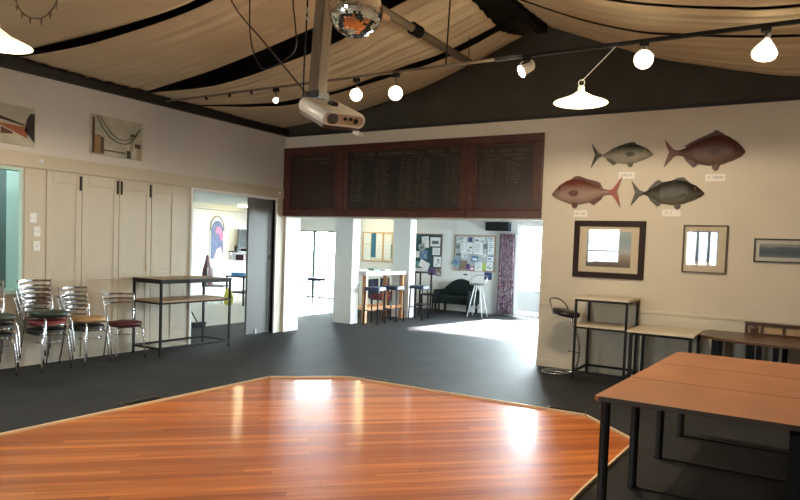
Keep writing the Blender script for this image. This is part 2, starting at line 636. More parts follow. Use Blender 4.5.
# bar room behind the hatch
b = MB()
M_TEALWALL = mat('teal_wall', (0.10, 0.15, 0.145), 0.6)
struct(b.box(-2.6, -2.5, -6.6, -4.46, 0, AZ), 'wall_bar_room_back', M_TEALWALL)
struct(MB().box(-2.5, -.12, -6.7, -6.6, 0, AZ), 'wall_bar_room_left', M_TEALWALL)
struct(MB().box(-2.6, -.27, -4.45, -4.425, 0, AZ), 'wall_bar_room_right', M_TEALWALL)
struct(MB().box(-2.6, -.12, -6.7, -4.42, AZ, AZ + .1), 'ceiling_bar_room', M_GREYWHITE)
struct(MB().box(-2.6, -.12, -6.7, -4.42, -.1, 0), 'floor_bar_room', M_VINYL)

# windows and glazed doors
GREYFRAME = mat('grey_aluminium', (0.10, 0.14, 0.14), 0.4, metal=0.3)


def window(n, axis, c0, c1, z0, z1, pos, rails=(), mullions=(), fm=GREYFRAME, w=.045, name='window'):
    f = MB()

    def bx(a0, a1, b0, b1):
        if axis == 'x':
            f.box(a0, a1, pos, pos + .06, b0, b1)
        else:
            f.box(pos, pos + .06, a0, a1, b0, b1)
    bx(c0, c0 + w, z0, z1)
    bx(c1 - w, c1, z0, z1)
    bx(c0 + w, c1 - w, z0, z0 + w)
    bx(c0 + w, c1 - w, z1 - w, z1)
    for z in rails:
        bx(c0 + w, c1 - w, z - w / 2, z + w / 2)
    for m_ in mullions:
        bx(m_ - w / 2, m_ + w / 2, z0 + w, z1 - w)
    o = struct(f, '%s_%d' % (name, n), fm)
    g = MB()
    if axis == 'x':
        g.box(c0 + w, c1 - w, pos + .025, pos + .03, z0 + w, z1 - w)
    else:
        g.box(pos + .025, pos + .03, c0 + w, c1 - w, z0 + w, z1 - w)
    g.build('pane', M_GLASS, o)
    return o


window(1, 'x', -5.3, -4.52, 0.0, 2.0, AY1 + .03, rails=(.45,))
window(6, 'x', -4.52, -3.6, 0.0, 2.0, AY1 + .03, rails=(.89,), name='door')
gd = window(7, 'x', 1.98, 2.64, 0.0, 2.28, AY1 + .03, rails=(.98,), fm=M_WHITE, w=.06, name='door')
MB().box(2.04, 2.58, AY1 + .045, AY1 + .075, .12, .66).build('kick_panel', M_GREYWHITE, gd)
for k_ in range(3):
    gk = window(8 + k_, 'x', 2.64 + .66 * k_, 3.30 + .66 * k_, 0.0, 2.28, AY1 + .03, rails=(.98,), fm=M_WHITE, w=.06, name='door')  # glazed doors out of view, added for more daylight on the annex floor
window(2, 'y', 3.4, 4.8, 1.0, 2.0, AX1 + .02, mullions=(4.1,), fm=M_WHITE)
window(3, 'x', -5.6, -4.3, 1.0, 2.2, -4.39, mullions=(-4.95,), fm=M_WHITE)  # unseen window, added to brighten the white side room wall
window(4, 'x', 2.42, 3.42, zs0, zs1, HALL_S - .08, rails=(1.72,), fm=M_WHITE)
window(5, 'x', 5.18, 6.10, zs0, zs1, HALL_S - .08, mullions=(5.53, 5.82), fm=M_WHITE, w=.07)
struct(MB().box(-7.0, -2.7, AY1 + .14, AY1 + 4.2, 2.38, 2.46), 'trim_added_sun_screen', M_GREYWHITE)  # roof added outside to keep direct sun out of the left windows
for x_ in (-6.8, -2.9):
    struct(MB().box(x_ - .05, x_ + .05, AY1 + 4.05, AY1 + 4.15, -.12, 2.38), 'trim_verandah_post', M_GREYWHITE)  # posts carrying the added sun-blocking roof
struct(MB().box(-19, -2.7, AY1 + 4.6, AY1 + 4.8, -.12, 1.22), 'wall_added_sky_screen', mat('pale_sky_screen', (.60, .64, .64), .9, noise=.1))  # added wall, hides the bright low sky behind the left windows
struct(MB().box(-14, 20, -22, 18, -.3, -.12), 'ground_outside', mat('pale_concrete', (.5, .5, .48), .9, noise=.1))

# ------------------------------------------------------------------ dance floor, brass edging, floor vents
DX0, DX1, DY1, DC = 2.72, 6.86, -2.47, 0.60
DY0 = -8.9
poly = [(DX0, DY1 - DC), (DX0 + DC, DY1), (DX1 - DC, DY1), (DX1, DY1 - DC),
        (DX1, -4.05), (DX1 - .0, DY0 + DC), (DX1 - DC, DY0), (DX0 + DC, DY0), (DX0, DY0 + DC)]
# the right-hand side steps back in again towards the viewer
poly = [(DX0, DY1 - DC), (DX0 + DC + .08, DY1), (DX1 - DC, DY1), (DX1, DY1 - DC - .08),
        (DX1, -5.6), (DX1 - DC, -6.2), (DX0 + DC, -6.9), (DX0, -6.6)]
poly = [(2.72, -3.10), (3.40, -2.50), (6.27, -2.44), (6.86, -3.02), (6.81, -4.40), (6.80, -8.4), (6.2, -9.0),
        (3.3, -9.0), (2.69, -8.4)]
struct(MB().prism(poly, 0.0, 0.012), 'floor_dance', plank_mat())
n = len(poly)
for i in range(n):
    a, c = Vector((*poly[i], .008)), Vector((*poly[(i + 1) % n], .008))
    t = (c - a).normalized()
    nrm = Vector((-t.y, t.x, 0)) * 0.014
    struct(MB().bar(a + nrm * 1.3, c + nrm * 1.3, .018, .045), 'trim_%d' % (i + 1), M_BRASS, bevel=.003)
M_VENT = mat('dark_bronze', (0.12, 0.10, 0.075), 0.4, metal=0.6)
for (x, y, rz, w, where) in ((2.56, -4.65, PI / 2, .42, 'beside the left brass edge of the dance floor'),
                             (3.68, -2.36, 0.02, .34, 'at the far left corner of the dance floor'),
                             (6.04, -2.31, 0.02, .40, 'at the far right corner of the dance floor near the wall')):
    t = thing('floor_vent', 'dark metal floor vent %s' % where, 'floor vent', (x, y, 0), rz, 'vents around the dance floor')
    b = MB()
    b.box(-w / 2, w / 2, -.085, -.07, 0, .010).box(-w / 2, w / 2, .07, .085, 0, .010)
    b.box(-w / 2, -w / 2 + .015, -.07, .07, 0, .010).box(w / 2 - .015, w / 2, -.07, .07, 0, .010)
    b.build('frame', M_VENT, t)
    b = MB()
    for k in range(13):
        x0 = -w / 2 + .02 + k * (w - .04) / 13
        b.box(x0, x0 + .012, -.07, .07, 0, .006)
    b.build('grille', M_BLACKMETAL, t)

# ------------------------------------------------------------------ ceiling cloth, beams, rods


def drape(label, ea, eb, seed, folds=9, amp=.022, sag=.05, group='cloth panels hung under the roof'):
    """Cloth panel between two edge lines (lists of xyz), pleated along its length."""
    rnd = random.Random(seed)
    A, B = resample(smoothpath(ea, 8), 44), resample(smoothpath(eb, 8), 44)
    nu, nv = len(A), 64
    ph = [rnd.uniform(0, 6.28) for _ in range(5)]
    vs, fs = [], []
    for i in range(nu):
        u = i / (nu - 1)
        for j in range(nv + 1):
            v = j / nv
            p = A[i].lerp(B[i], v)
            env = min(1, 6 * v * (1 - v) + .15)
            w = math.sin(2 * PI * folds * v + ph[0] + .9 * math.sin(2.2 * u + ph[1]))
            w += .6 * math.sin(2 * PI * folds * 1.73 * v + ph[2] + .7 * u)
            w += .4 * math.sin(2 * PI * folds * .41 * v + ph[3] + 1.6 * u)
            p = p + Vector((0, 0, -sag * 4 * v * (1 - v) * (0.4 + 2.4 * u * (1 - u)) + 0.45 * amp * env * w * (.55 + .6 * u)))
            vs.append(p)
    for i in range(nu - 1):
        for j in range(nv):
            a = i * (nv + 1) + j
            fs.append((a, a + 1, a + nv + 2, a + nv + 1))
    o = MB().add(vs, fs).build('ceiling_drape', M_FABRIC, smooth=True)
    s = o.modifiers.new('thick', 'SOLIDIFY')
    s.thickness = 0.006
    s.offset = 1
    return tag(o, label, 'ceiling drape', group)


b1u = [(.06, -4.62, 3.65), (.51, -4.57, 3.69), (1.76, -4.42, 3.79), (2.85, -4.32, 3.94), (3.7, -4.28, 4.25), (4.5, -4.25, 4.62)]
b1l = [(.06, -4.54, 3.64), (.42, -4.50, 3.64), (1.37, -4.39, 3.69), (2.74, -4.22, 3.90), (3.6, -4.14, 4.20), (4.5, -4.05, 4.60)]
b2u = [(.06, -2.86, 3.63), (1.44, -2.81, 3.82), (2.9, -2.76, 4.12), (3.39, -2.75, 4.25), (4.5, -2.72, 4.62)]
b2l = [(.06, -2.79, 3.62), (1.27, -2.65, 3.65), (2.52, -2.50, 3.90), (3.15, -2.42, 4.08), (3.48, -2.38, 4.26), (4.5, -2.25, 4.62)]
b3u = [(.06, -1.95, 3.63), (1.25, -1.70, 3.62), (1.81, -1.59, 3.68), (2.35, -1.48, 3.76), (3.22, -1.31, 4.01), (3.83, -1.18, 4.18), (4.5, -1.05, 4.47)]
b3l = [(.06, -1.90, 3.62), (1.0, -1.70, 3.58), (1.75, -1.53, 3.62), (3.19, -1.22, 3.95), (4.0, -1.05, 4.20), (4.5, -.93, 4.44)]
bg_ = [(.06, -.15, 3.61), (1.42, -.15, 3.74), (2.76, -.15, 4.01), (3.64, -.15, 4.29), (4.5, -.15, 4.61)]


def lift(pts, y, dz=.02):
    return [(x, y, z + dz) for (x, _, z) in pts]


drape('wide calico ceiling panel nearest the camera, above the string of fairy lights', lift(b1u, -8.6), b1u, 1, folds=5, amp=.012)
drape('calico ceiling panel above the hanging cable loop on the left roof slope', b1l, b2u, 2, folds=8, amp=.025)
drape('narrow calico ceiling panel above the small round spot bulb on the left slope', b2l, b3u, 3, folds=6, amp=.02, sag=.03)
drape('calico ceiling panel ending against the dark gable above the honours boards', b3l, bg_, 4, folds=9, amp=.014, sag=.03)
r0 = [(4.92, -.15, 4.67), (5.72, -.15, 4.33), (6.36, -.15, 4.08), (6.83, -.15, 3.95), (7.38, -.15, 3.81), (7.89, -.15, 3.71), (9.44, -.15, 3.55)]
r1 = [(4.92, -1.55, 4.55), (5.36, -1.58, 4.28), (5.65, -1.6, 4.17), (6.0, -1.6, 4.05), (6.42, -1.6, 3.95), (7.01, -1.6, 3.83), (7.89, -1.6, 3.72), (9.44, -1.6, 3.57)]
r1 = [(4.92, -1.5, 4.60), (5.72, -1.55, 4.22), (6.36, -1.6, 3.98), (6.83, -1.6, 3.88), (7.38, -1.6, 3.79), (7.89, -1.6, 3.73), (9.44, -1.6, 3.58)]
r2 = [(4.92, -2.7, 4.60), (5.72, -2.75, 4.16), (6.36, -2.8, 3.90), (6.83, -2.8, 3.77), (7.38, -2.8, 3.66), (7.89, -2.8, 3.60), (9.44, -2.8, 3.55)]


def shift(pts, dy, dz=0.0):
    return [(x, y + dy, z + dz) for (x, y, z) in pts]


drape('calico ceiling panel on the right roof slope ending against the dark gable', shift(r1, .06, .0), r0, 5, folds=6, amp=.016, sag=.03)
drape('calico ceiling panel on the right roof slope directly above the lighting track', shift(r2, .05), shift(r1, -.04), 6, folds=5, amp=.016, sag=.02)
drape('calico ceiling panel at the top right corner, in front of the lighting track', shift(r2, -5.5, .05), shift(r2, -.03), 7, folds=7, amp=.012, sag=.04)

# horizontal pole along the roof with the mirror ball bracket
t = thing('roof_pole', 'grey brown horizontal pole running from the mirror ball to the gable', 'pole', (4.18, 0, 4.02))
M_POLE = mat('grey_brown_pole', (0.16, 0.125, 0.085), 0.6, noise=.2)
MB().tube([(0, -5.6, 0), (0, -1.12, 0)], .045, 12).build('pole', M_POLE, t, smooth=True)
b = MB()
for k in range(4):
    y = -2.55 + k * .05
    b.tube([(.058 * math.cos(a * PI / 6), y, .058 * math.sin(a * PI / 6)) for a in range(12)], .012, 6, closed=True)
b.build('cord_wrapping', M_BLACKMETAL, t, smooth=True)
MB().box(-.05, .05, -3.3, -3.05, -.10, -.045).build('bracket', M_TAN, t, bevel=.01)
for y in (-1.16, -3.6):
    MB().tube([(0, y, .0), (0, y, .66)], .006, 6).build('hanger', M_BLACKMETAL, t)

# tie rod with the lighting track and king rod
TY, TZ = -2.55, 3.56
t = thing('lighting_track', 'long thin dark lighting track crossing the hall below the cloth', 'lighting track', (0, TY, TZ))
MB().box(0.05, 5.2, -.012, .012, -.012, .012).build('tie_rod', M_POLE, t)
MB().box(5.2, 9.4, -.016, .016, -.022, .012).build('track_rail', M_BLACKMETAL, t)
MB().tube([(4.62, 0, 0), (4.66, 0, 1.1)], .009, 8).build('king_rod', M_BLACKMETAL, t)
for x in (.9, 1.35, 1.75):
    MB().box(x - .01, x + .01, -.014, .014, -.05, .0).build('hook', M_BLACKMETAL, t)


def add_lamp(name, parent, loc, power, size=.04, col=LAMP, spot=None, rot=None):
    l = bpy.data.lights.new(name, 'SPOT' if spot else 'POINT')
    l.energy = power
    l.color = col
    l.shadow_soft_size = size
    if spot:
        l.spot_size = spot
        l.spot_blend = .5
    o = bpy.data.objects.new(name, l)
    COL.objects.link(o)
    o.location = loc
    if rot:
        o.rotation_euler = rot
    o.parent = parent
    return o


def aim(d):
    """rotation taking local -Z to direction d"""
    return Vector(d).to_track_quat('-Z', 'Y').to_euler()


def track_bulb(label, x, drop, r, d, power, pear=False):
    t = thing('track_spotlight', label, 'track light', (x, TY, TZ), 0, 'lamps on the lighting track')
    MB().box(-.04, .04, -.02, .02, -.058, -.0125 if x < 5.2 else -.0225).build('adapter', M_BLACKMETAL, t, bevel=.004)
    c = Vector((0, 0, -drop))
    d = Vector(d).normalized()
    q = d.to_track_quat('Z', 'Y').to_matrix().to_4x4()
    q.translation = c
    b = MB().tube([(0, 0, -.05), (0, 0, -.09), c - d * (r + .05)], .007, 8)
    b.build('stem', M_BLACKMETAL, t, smooth=True)
    MB().lathe([(.018, -r - .055), (.022, -r - .05), (.024, -r * .9), (.02, -r * .8)], 14, q).build('lamp_holder', M_WHITE, t, smooth=True)
    if pear:
        prof = [(.02, -r * 1.0), (r * .45, -r * .62), (r * .8, -r * .1), (r, r * .3), (r * .93, r * .55), (r * .6, r * .75), (.004, r * .82)]
    else:
        prof = [(.018, -r * .98)] + [(r * math.sin(a), -r * math.cos(a)) for a in [PI * k / 12 for k in range(2, 12)]] + [(.004, r)]
    MB().lathe(prof, 20, q).build('bulb', M_LAMPON, t, smooth=True)
    add_lamp('bulb_light', t, c + d * (r + .03), power, .05, LAMP, math.radians(130), aim(d))
    return t


CAMDIR = Vector((.35, -.80, -.45))
track_bulb('smallest glowing bulb on the tie rod, left of the projector', 2.18, .165, .035, (.3, -.75, -.55), P_SPOT * .5)
track_bulb('oval glowing bulb just right of the projector', 3.44, .205, .072, (.2, -.5, -.8), P_SPOT)
track_bulb('brightest round bulb over the middle honours board', 3.99, .235, .08, (.3, -.85, -.4), P_SPOT * 1.3)
track_bulb('round globe bulb above the green backed fish', 6.68, .17, .085, (-.45, -.75, -.45), P_SPOT)
track_bulb('pear shaped glowing bulb at far right under the track', 7.66, .205, .10, (-.1, -.25, -.9), P_SPOT, pear=True)

# white spotlight with a ring bracket
t = thing('track_spotlight', 'white spotlight with a ring bracket above the right honours board', 'track light', (5.55, TY, TZ), 0, 'lamps on the lighting track')
MB().box(-.04, .04, -.02, .02, -.058, -.0225).build('adapter', M_BLACKMETAL, t)
MB().tube([(.0 + .075 * math.cos(a), 0, -.10 + .055 * math.sin(a)) for a in [2 * PI * k / 20 for k in range(20)]], .008, 8, closed=True).build('bracket', M_WHITE, t, smooth=True)
d = Vector((-.55, -.6, -.5)).normalized()
q = d.to_track_quat('Z', 'Y').to_matrix().to_4x4()
q.translation = Vector((.0, 0, -.13))
MB().lathe([(.03, -.08), (.045, -.06), (.05, .02), (.062, .07), (.056, .07), (.045, .03)], 20, q).build('housing', M_WHITE, t, smooth='auto')
MB().lathe([(.044, .03), (.040, .05), (.02, .06), (.002, .062)], 16, q).build('bulb', M_LAMPON, t, smooth=True)
add_lamp('bulb_light', t, Vector((0, 0, -.13)) + d * .11, P_SPOT * .5)


def pendant(label, loc, top, R, hgt, power):
    t = thing('pendant_lamp', label, 'pendant lamp', loc, 0, 'cone shaded pendant lamps')
    o = MB().lathe([(R, 0), (R * .96, .008), (R * .45, hgt * .55), (.04, hgt), (.035, hgt - .006), (R * .42, hgt * .5), (R * .94, 0)], 40, cap=False)
    o.build('lamp_shade', M_SHADE, t, smooth=True, fix=False)
    MB().lathe([(.035, hgt - .01), (.03, hgt + .05), (.015, hgt + .06)], 14).build('lamp_holder', M_WHITE, t, smooth='auto')
    MB().tube([(.03 * math.cos(a), 0, hgt + .085 + .03 * math.sin(a)) for a in [2 * PI * k / 14 for k in range(14)]], .005, 6, closed=True).build('hanging_ring', M_WHITE, t)
    MB().tube([(0, 0, hgt + .1), Vector(top) - Vector(loc)], .004, 6).build('flex', M_WHITE, t)
    q = Matrix.Translation((0, 0, hgt * .68))
    MB().lathe([(.004, -.034), (.025, -.024), (.034, 0), (.025, .025), (.015, .04)], 16, q).build('bulb', M_LAMPON, t, smooth=True)
    add_lamp('pendant_light', t, (0, 0, hgt * .68 - .055), power, .018)
    return t


pendant('white cone pendant lamp hanging over the two upper mounted fish', (6.13, -2.6, 3.03), (6.42, TY, TZ - .024), .255, .105, P_PENDANT)
pendant('white cone pendant lamp at the left edge of the room', (2.36, -5.9, 3.10), (2.36, -5.9, 3.83), .26, .125, P_PENDANT * .75)

# mirror ball
t = thing('mirror_ball', 'mirrored disco ball hanging beside the timber post', 'mirror ball', (5.03, -4.70, 3.365))
MR = .203


def mirror_mat():
    m = bpy.data.materials.new('mirror_tiles')
    m.use_nodes = True
    b_ = m.node_tree.nodes['Principled BSDF']
    b_.inputs['Metallic'].default_value = 1
    b_.inputs['Roughness'].default_value = .06
    b_.inputs['Base Color'].default_value = (.82, .84, .84, 1)
    return m


b = MB()
NL = 34
for i in range(NL):
    a0, a1 = -PI / 2 + PI * i / NL, -PI / 2 + PI * (i + 1) / NL
    am = (a0 + a1) / 2
    cnt = max(4, int(2 * PI * math.cos(am) / (PI / NL)))
    for k in range(cnt):
        l0, l1 = 2 * PI * (k + .05) / cnt, 2 * PI * (k + .95) / cnt
        e = (a1 - a0) * .05
        pts = []
        jit = Vector((random.uniform(-.03, .03), random.uniform(-.03, .03), random.uniform(-.03, .03))) * .06
        for (a, l) in ((a0 + e, l0), (a0 + e, l1), (a1 - e, l1), (a1 - e, l0)):
            pts.append(Vector((math.cos(a) * math.cos(l), math.cos(a) * math.sin(l), math.sin(a))) * MR)
        # tilt each tile a little
        c_ = sum(pts, Vector()) / 4
        nrm = c_.normalized()
        tl = Vector((random.uniform(-1, 1), random.uniform(-1, 1), random.uniform(-1, 1))) * .05
        pts = [p + nrm * ((p - c_).dot(tl)) for p in pts]
        b.add(pts, [(0, 1, 2, 3)])
b.build('mirror_tiles', mirror_mat(), t, fix=False)
MB().lathe([(MR * .985 * math.cos(a), MR * .985 * math.sin(a)) for a in [-PI / 2 + .02 + (PI - .04) * k / 16 for k in range(17)]], 32).build('core', mat('grey_grout', (.3, .3, .3), .5), t, smooth=True)
MB().lathe([(.03, MR * .98), (.03, MR + .03), (.012, MR + .035)], 12).build('cap', M_STEEL, t)
MB().tube([(0, 0, MR + .03), (-.15, .05, 1.45)], .006, 6).build('hanging_rod', M_BLACKMETAL, t)

# timber post with the projector
t = thing('hanging_post', 'rough sawn timber post hanging from the ridge to the projector', 'timber post', (4.55, -4.55, 2.785))
MB().bar((0, 0, 0), (.14, 0, 1.95), .115, .10).build('post', M_PINE, t, bevel=.006)
MB().box(-.075, .075, -.065, .065, -.01, .045).build('mounting_plate', M_BLACKMETAL, t)
b = MB().tube([(-.075, -.05, .62), (-.10, -.06, .66), (-.06, -.07, .69), (-.09, -.05, .72)], .006, 6)
b.build('hook', M_STEEL, t, smooth=True)
MB().tube([(-.07, -.04, 1.9), (-.075, -.05, 1.0), (-.10, -.05, .25), (-.12, -.03, .02), (-.06, -.02, -.02)], .007, 6).build('cable', M_BLACKMETAL, t, smooth=True)

M_PROJ = mat('projector_white', (.62, .60, .55), .35, spec=.5)
M_PROJDK = mat('projector_grey', (.05, .05, .05), .5)
rotm = Euler((0, math.radians(-9), 0)).to_matrix()
t = thing('projector', 'white ceiling projector with rounded body on the timber post', 'projector', (4.76, -4.62, 2.64), 0)
t.rotation_euler = (math.radians(4), math.radians(24), math.radians(-16))
# local +x is the connector face, long body along -x
b = MB()
prof = rrect(.40, .115, .052, 6)
secs = [(-.20, .86), (-.17, .97), (0, 1.0), (.17, 1.0), (.20, .95)]
vs, fs = [], []
m_ = len(prof)
for x, s in secs:
    vs += [(x, py * s, pz * s) for py, pz in prof]
for i in range(len(secs) - 1):
    for k in range(m_):
        k2 = (k + 1) % m_
        fs.append((i * m_ + k, i * m_ + k2, (i + 1) * m_ + k2, (i + 1) * m_ + k))
fs.append(tuple(range(m_)))
fs.append(tuple((len(secs) - 1) * m_ + k for k in range(m_)))
b.add(vs, fs).build('body', M_PROJ, t, smooth='auto')
MB().box(-.18, .18, -.17, .17, -.085, -.045).build('base', M_PROJDK, t, bevel=.01)
ell = [(py * .86, pz * .72) for py, pz in prof]
YZ = Matrix(((0, 0, 1, 0), (1, 0, 0, 0), (0, 1, 0, 0), (0, 0, 0, 1)))
pn = MB().prism(ell, .198, .204, YZ).build('connector_panel', mat('beige_panel', (.42, .33, .24), .5), t)
for (y, z, r, m2) in ((-.11, 0, .045, M_PROJDK), (.0, .01, .014, M_BLACKMETAL), (.05, .012, .014, M_BLACKMETAL), (.1, .0, .022, M_BLACKMETAL)):
    q = YZ.copy()
    q.translation = Vector((0, y, z))
    MB().lathe([(r, .203), (r, .209), (r * .7, .209)], 14, q).build('socket', m2, pn)
MB().tube([(.205 * 1, .86 * py * 1.02, .74 * pz * 1.02) for py, pz in prof], .005, 6, closed=True).build('rim', M_PROJ, t, smooth=True)
MB().box(-.03, .03, -.03, .03, .055, .085).build('mount', M_BLACKMETAL, t)
MB().box(.17, .24, .12, .17, -.10, -.08).build('lens_cap', M_PROJ, t)

# cables in front of the roof
t = tag(MB().tube(smoothpath([(3.55, -4.55, 3.98), (3.55, -4.55, 3.71), (4.0, -4.55, 3.26), (4.47, -4.55, 2.80)], 4), .007, 6).build('cable', mat('brown_cable', (.06, .03, .018), .6), smooth=True),
        'straight brown cable slanting down from the roof to the projector', 'cable')
tag(MB().tube(smoothpath([(3.82, -4.6, 3.98), (3.82, -4.6, 3.67), (3.83, -4.6, 3.4), (3.88, -4.6, 3.22), (3.99, -4.6, 3.07), (4.18, -4.6, 3.09), (4.35, -4.6, 3.19), (4.34, -4.6, 3.4), (4.31, -4.6, 3.6), (4.31, -4.6, 4.08)], 5), .006, 6).build('hanging_cable', M_BLACKMETAL, smooth=True),
    'black cable hanging in a loop from the cloth ceiling, left of the timber post', 'cable')

# fairy lights
t = thing('fairy_light_string', 'short loop of unlit fairy lights hanging from the cloth at top left', 'fairy lights', (0, 0, 0))
loop = smoothpath([(2.22, -5.7, 3.84), (2.25, -5.7, 3.59), (2.28, -5.7, 3.50), (2.36, -5.7, 3.42), (2.48, -5.7, 3.36), (2.64, -5.7, 3.33), (2.77, -5.7, 3.36), (2.85, -5.7, 3.42), (2.88, -5.7, 3.50), (2.90, -5.7, 3.92)], 4)
MB().tube(loop, .006, 6).build('wire', mat('green_black_wire', (.03, .03, .02), .6), t, smooth=True)
for k in range(4, len(loop) - 3, 4):
    p = loop[k]
    MB().tube([p, p + Vector((.0, 0, -.02)), p + Vector((0, 0, -.055))], [.008, .011, .004], 6).build('bulb', mat('brown_bulb', (.12, .07, .03), .3), t, smooth=True)

# ------------------------------------------------------------------ honours boards


def glyph_row(mb, x0, x1, z, h, rnd, cw, y=-.0015):
    x = x0
    while x < x1:
        w = cw * rnd.uniform(.55, 1.0)
        if rnd.random() > .16:
            k = rnd.random()
            s = w * .24
            mb.box(x, x + s, y, 0, z, z + h)
            if k < .55:
                mb.box(x + w * .62, x + w * .62 + s, y, 0, z, z + h)
            zz = z + h * rnd.choice((0, .4, .8))
            mb.box(x + s, x + w * .62, y, 0, zz, zz + h * .2)
            if k > .3:
                zz = z + h * rnd.choice((0, .8))
                mb.box(x + s, x + w * .8, y, 0, zz, zz + h * .2)
        x += w * 1.15


def honours_board(label, x0, x1, panel_m, text, fw):
    z0, z1 = 2.08, 3.275
    w, h = x1 - x0, z1 - z0
    t = thing('honours_board', label, 'honours board', (x0, 0, z0), 0, 'honours boards above the opening')
    b = MB()
    for (a, c, e, f) in ((0, w, 0, fw), (0, w, h - fw, h), (0, fw, fw, h - fw), (w - fw, w, fw, h - fw)):
        b.box(a, c, -.05, 0, e, f)
    b.build('frame', M_MAHOG, t, bevel=.006)
    b = MB()
    s, u = fw, .03
    for (a, c, e, f) in ((s, w - s, s, s + u), (s, w - s, h - s - u, h - s), (s, s + u, s + u, h - s - u), (w - s - u, w - s, s + u, h - s - u)):
        b.box(a, c, -.038, 0, e, f)
    b.build('inner_moulding', M_MAHOG, t, bevel=.008)
    MB().box(fw, w - fw, -.02, -.005, fw, h - fw).build('panel', panel_m, t)
    b = MB()
    text(b, w, h, fw)
    o = b.build('gold_lettering', M_GOLD, t, fix=False)
    o.location = (0, -.0203, 0)


def txt_left(b, w, h, fw):
    r = random.Random(3)
    glyph_row(b, w * .30, w * .78, h - fw - .13, .035, r, .03)
    glyph_row(b, w * .62, w * .80, h - fw - .20, .03, r, .03)


def txt_mid(b, w, h, fw):
    r = random.Random(4)
    glyph_row(b, fw + .09, w - fw - .09, h - fw - .105, .048, r, .045)
    glyph_row(b, fw + .30, fw + .5, h - fw - .155, .018, r, .02)
    glyph_row(b, w * .56, w * .66, h - fw - .155, .018, r, .02)
    glyph_row(b, w * .78, w * .88, h - fw - .155, .018, r, .02)
    for cx, rows in ((.085, 17), (.29, 20), (.49, 20), (.62, 19), (.84, 18)):
        xa = cx * w
        for k in range(rows):
            z = h - fw - .20 - k * .040
            glyph_row(b, xa, xa + .075, z, .020, r, .02)
            glyph_row(b, xa + .11, xa + .11 + r.uniform(.08, .15), z, .020, r, .02)


def txt_right(b, w, h, fw):
    r = random.Random(5)
    glyph_row(b, w * .20, w * .83, h - fw - .13, .038, r, .034)
    glyph_row(b, w * .24, w * .76, h - fw - .19, .034, r, .034)
    glyph_row(b, w * .22, w * .42, h - fw - .245, .022, r, .022)
    glyph_row(b, w * .58, w * .80, h - fw - .245, .022, r, .022)
    for cx in (.17, .53):
        for k in range(8):
            z = h - fw - .30 - k * .040
            glyph_row(b, cx * w, cx * w + .05, z, .022, r, .02)
            glyph_row(b, cx * w + .08, cx * w + .08 + r.uniform(.07, .14), z, .022, r, .02)


honours_board('plain dark wooden honours board in the corner, left of the lettered ones', .012, 1.285, M_MAHOG_DK, txt_left, .10)
honours_board('widest honours board with black panel and columns of gold names', 1.29, 3.655, M_BLACKPANEL, txt_mid, .10)
honours_board('right honours board with two short gold columns at its top', 3.66, 4.835, M_MAHOG_DK, txt_right, .11)

# ------------------------------------------------------------------ mounted fish
def fish_mat(name, back, belly, zsplit, soft, blotch):
    m = bpy.data.materials.new(name)
    m.use_nodes = True
    nt = m.node_tree
    L = nt.links.new
    b_ = nt.nodes['Principled BSDF']
    b_.inputs['Roughness'].default_value = .45
    tc = nt.nodes.new('ShaderNodeTexCoord')
    sp = nt.nodes.new('ShaderNodeSeparateXYZ')
    L(tc.outputs['Object'], sp.inputs['Vector'])
    no = nt.nodes.new('ShaderNodeTexNoise')
    no.inputs['Scale'].default_value = 14
    no.inputs['Detail'].default_value = 6
    L(tc.outputs['Object'], no.inputs['Vector'])
    ad = nt.nodes.new('ShaderNodeMath')
    ad.operation = 'MULTIPLY_ADD'
    ad.inputs[1].default_value = blotch
    L(no.outputs['Fac'], ad.inputs[0])
    L(sp.outputs['Z'], ad.inputs[2])
    mr = nt.nodes.new('ShaderNodeMapRange')
    mr.inputs['From Min'].default_value = zsplit - soft + blotch * .5
    mr.inputs['From Max'].default_value = zsplit + soft + blotch * .5
    L(ad.outputs['Value'], mr.inputs['Value'])
    mx = nt.nodes.new('ShaderNodeMix')
    mx.data_type = 'RGBA'
    mx.inputs['A'].default_value = (*belly, 1)
    mx.inputs['B'].default_value = (*back, 1)
    L(mr.outputs['Result'], mx.inputs['Factor'])
    vo = nt.nodes.new('ShaderNodeTexVoronoi')
    vo.inputs['Scale'].default_value = 90
    L(tc.outputs['Object'], vo.inputs['Vector'])
    bp = nt.nodes.new('ShaderNodeBump')
    bp.inputs['Strength'].default_value = .35
    bp.inputs['Distance'].default_value = .006
    L(vo.outputs['Distance'], bp.inputs['Height'])
    L(bp.outputs['Normal'], b_.inputs['Normal'])
    L(mx.outputs['Result'], b_.inputs['Base Color'])
    return m


M_EYE = mat('fish_eye', (.01, .01, .01), .1)
M_EYERING = mat('fish_eye_ring', (.55, .45, .25), .3)


def interp(tab, u):
    for (a, va), (c, vc) in zip(tab, tab[1:]):
        if u <= c:
            t_ = (u - a) / (c - a)
            t_ = t_ * t_ * (3 - 2 * t_) * .5 + t_ * .5
            return va + (vc - va) * t_
    return tab[-1][1]


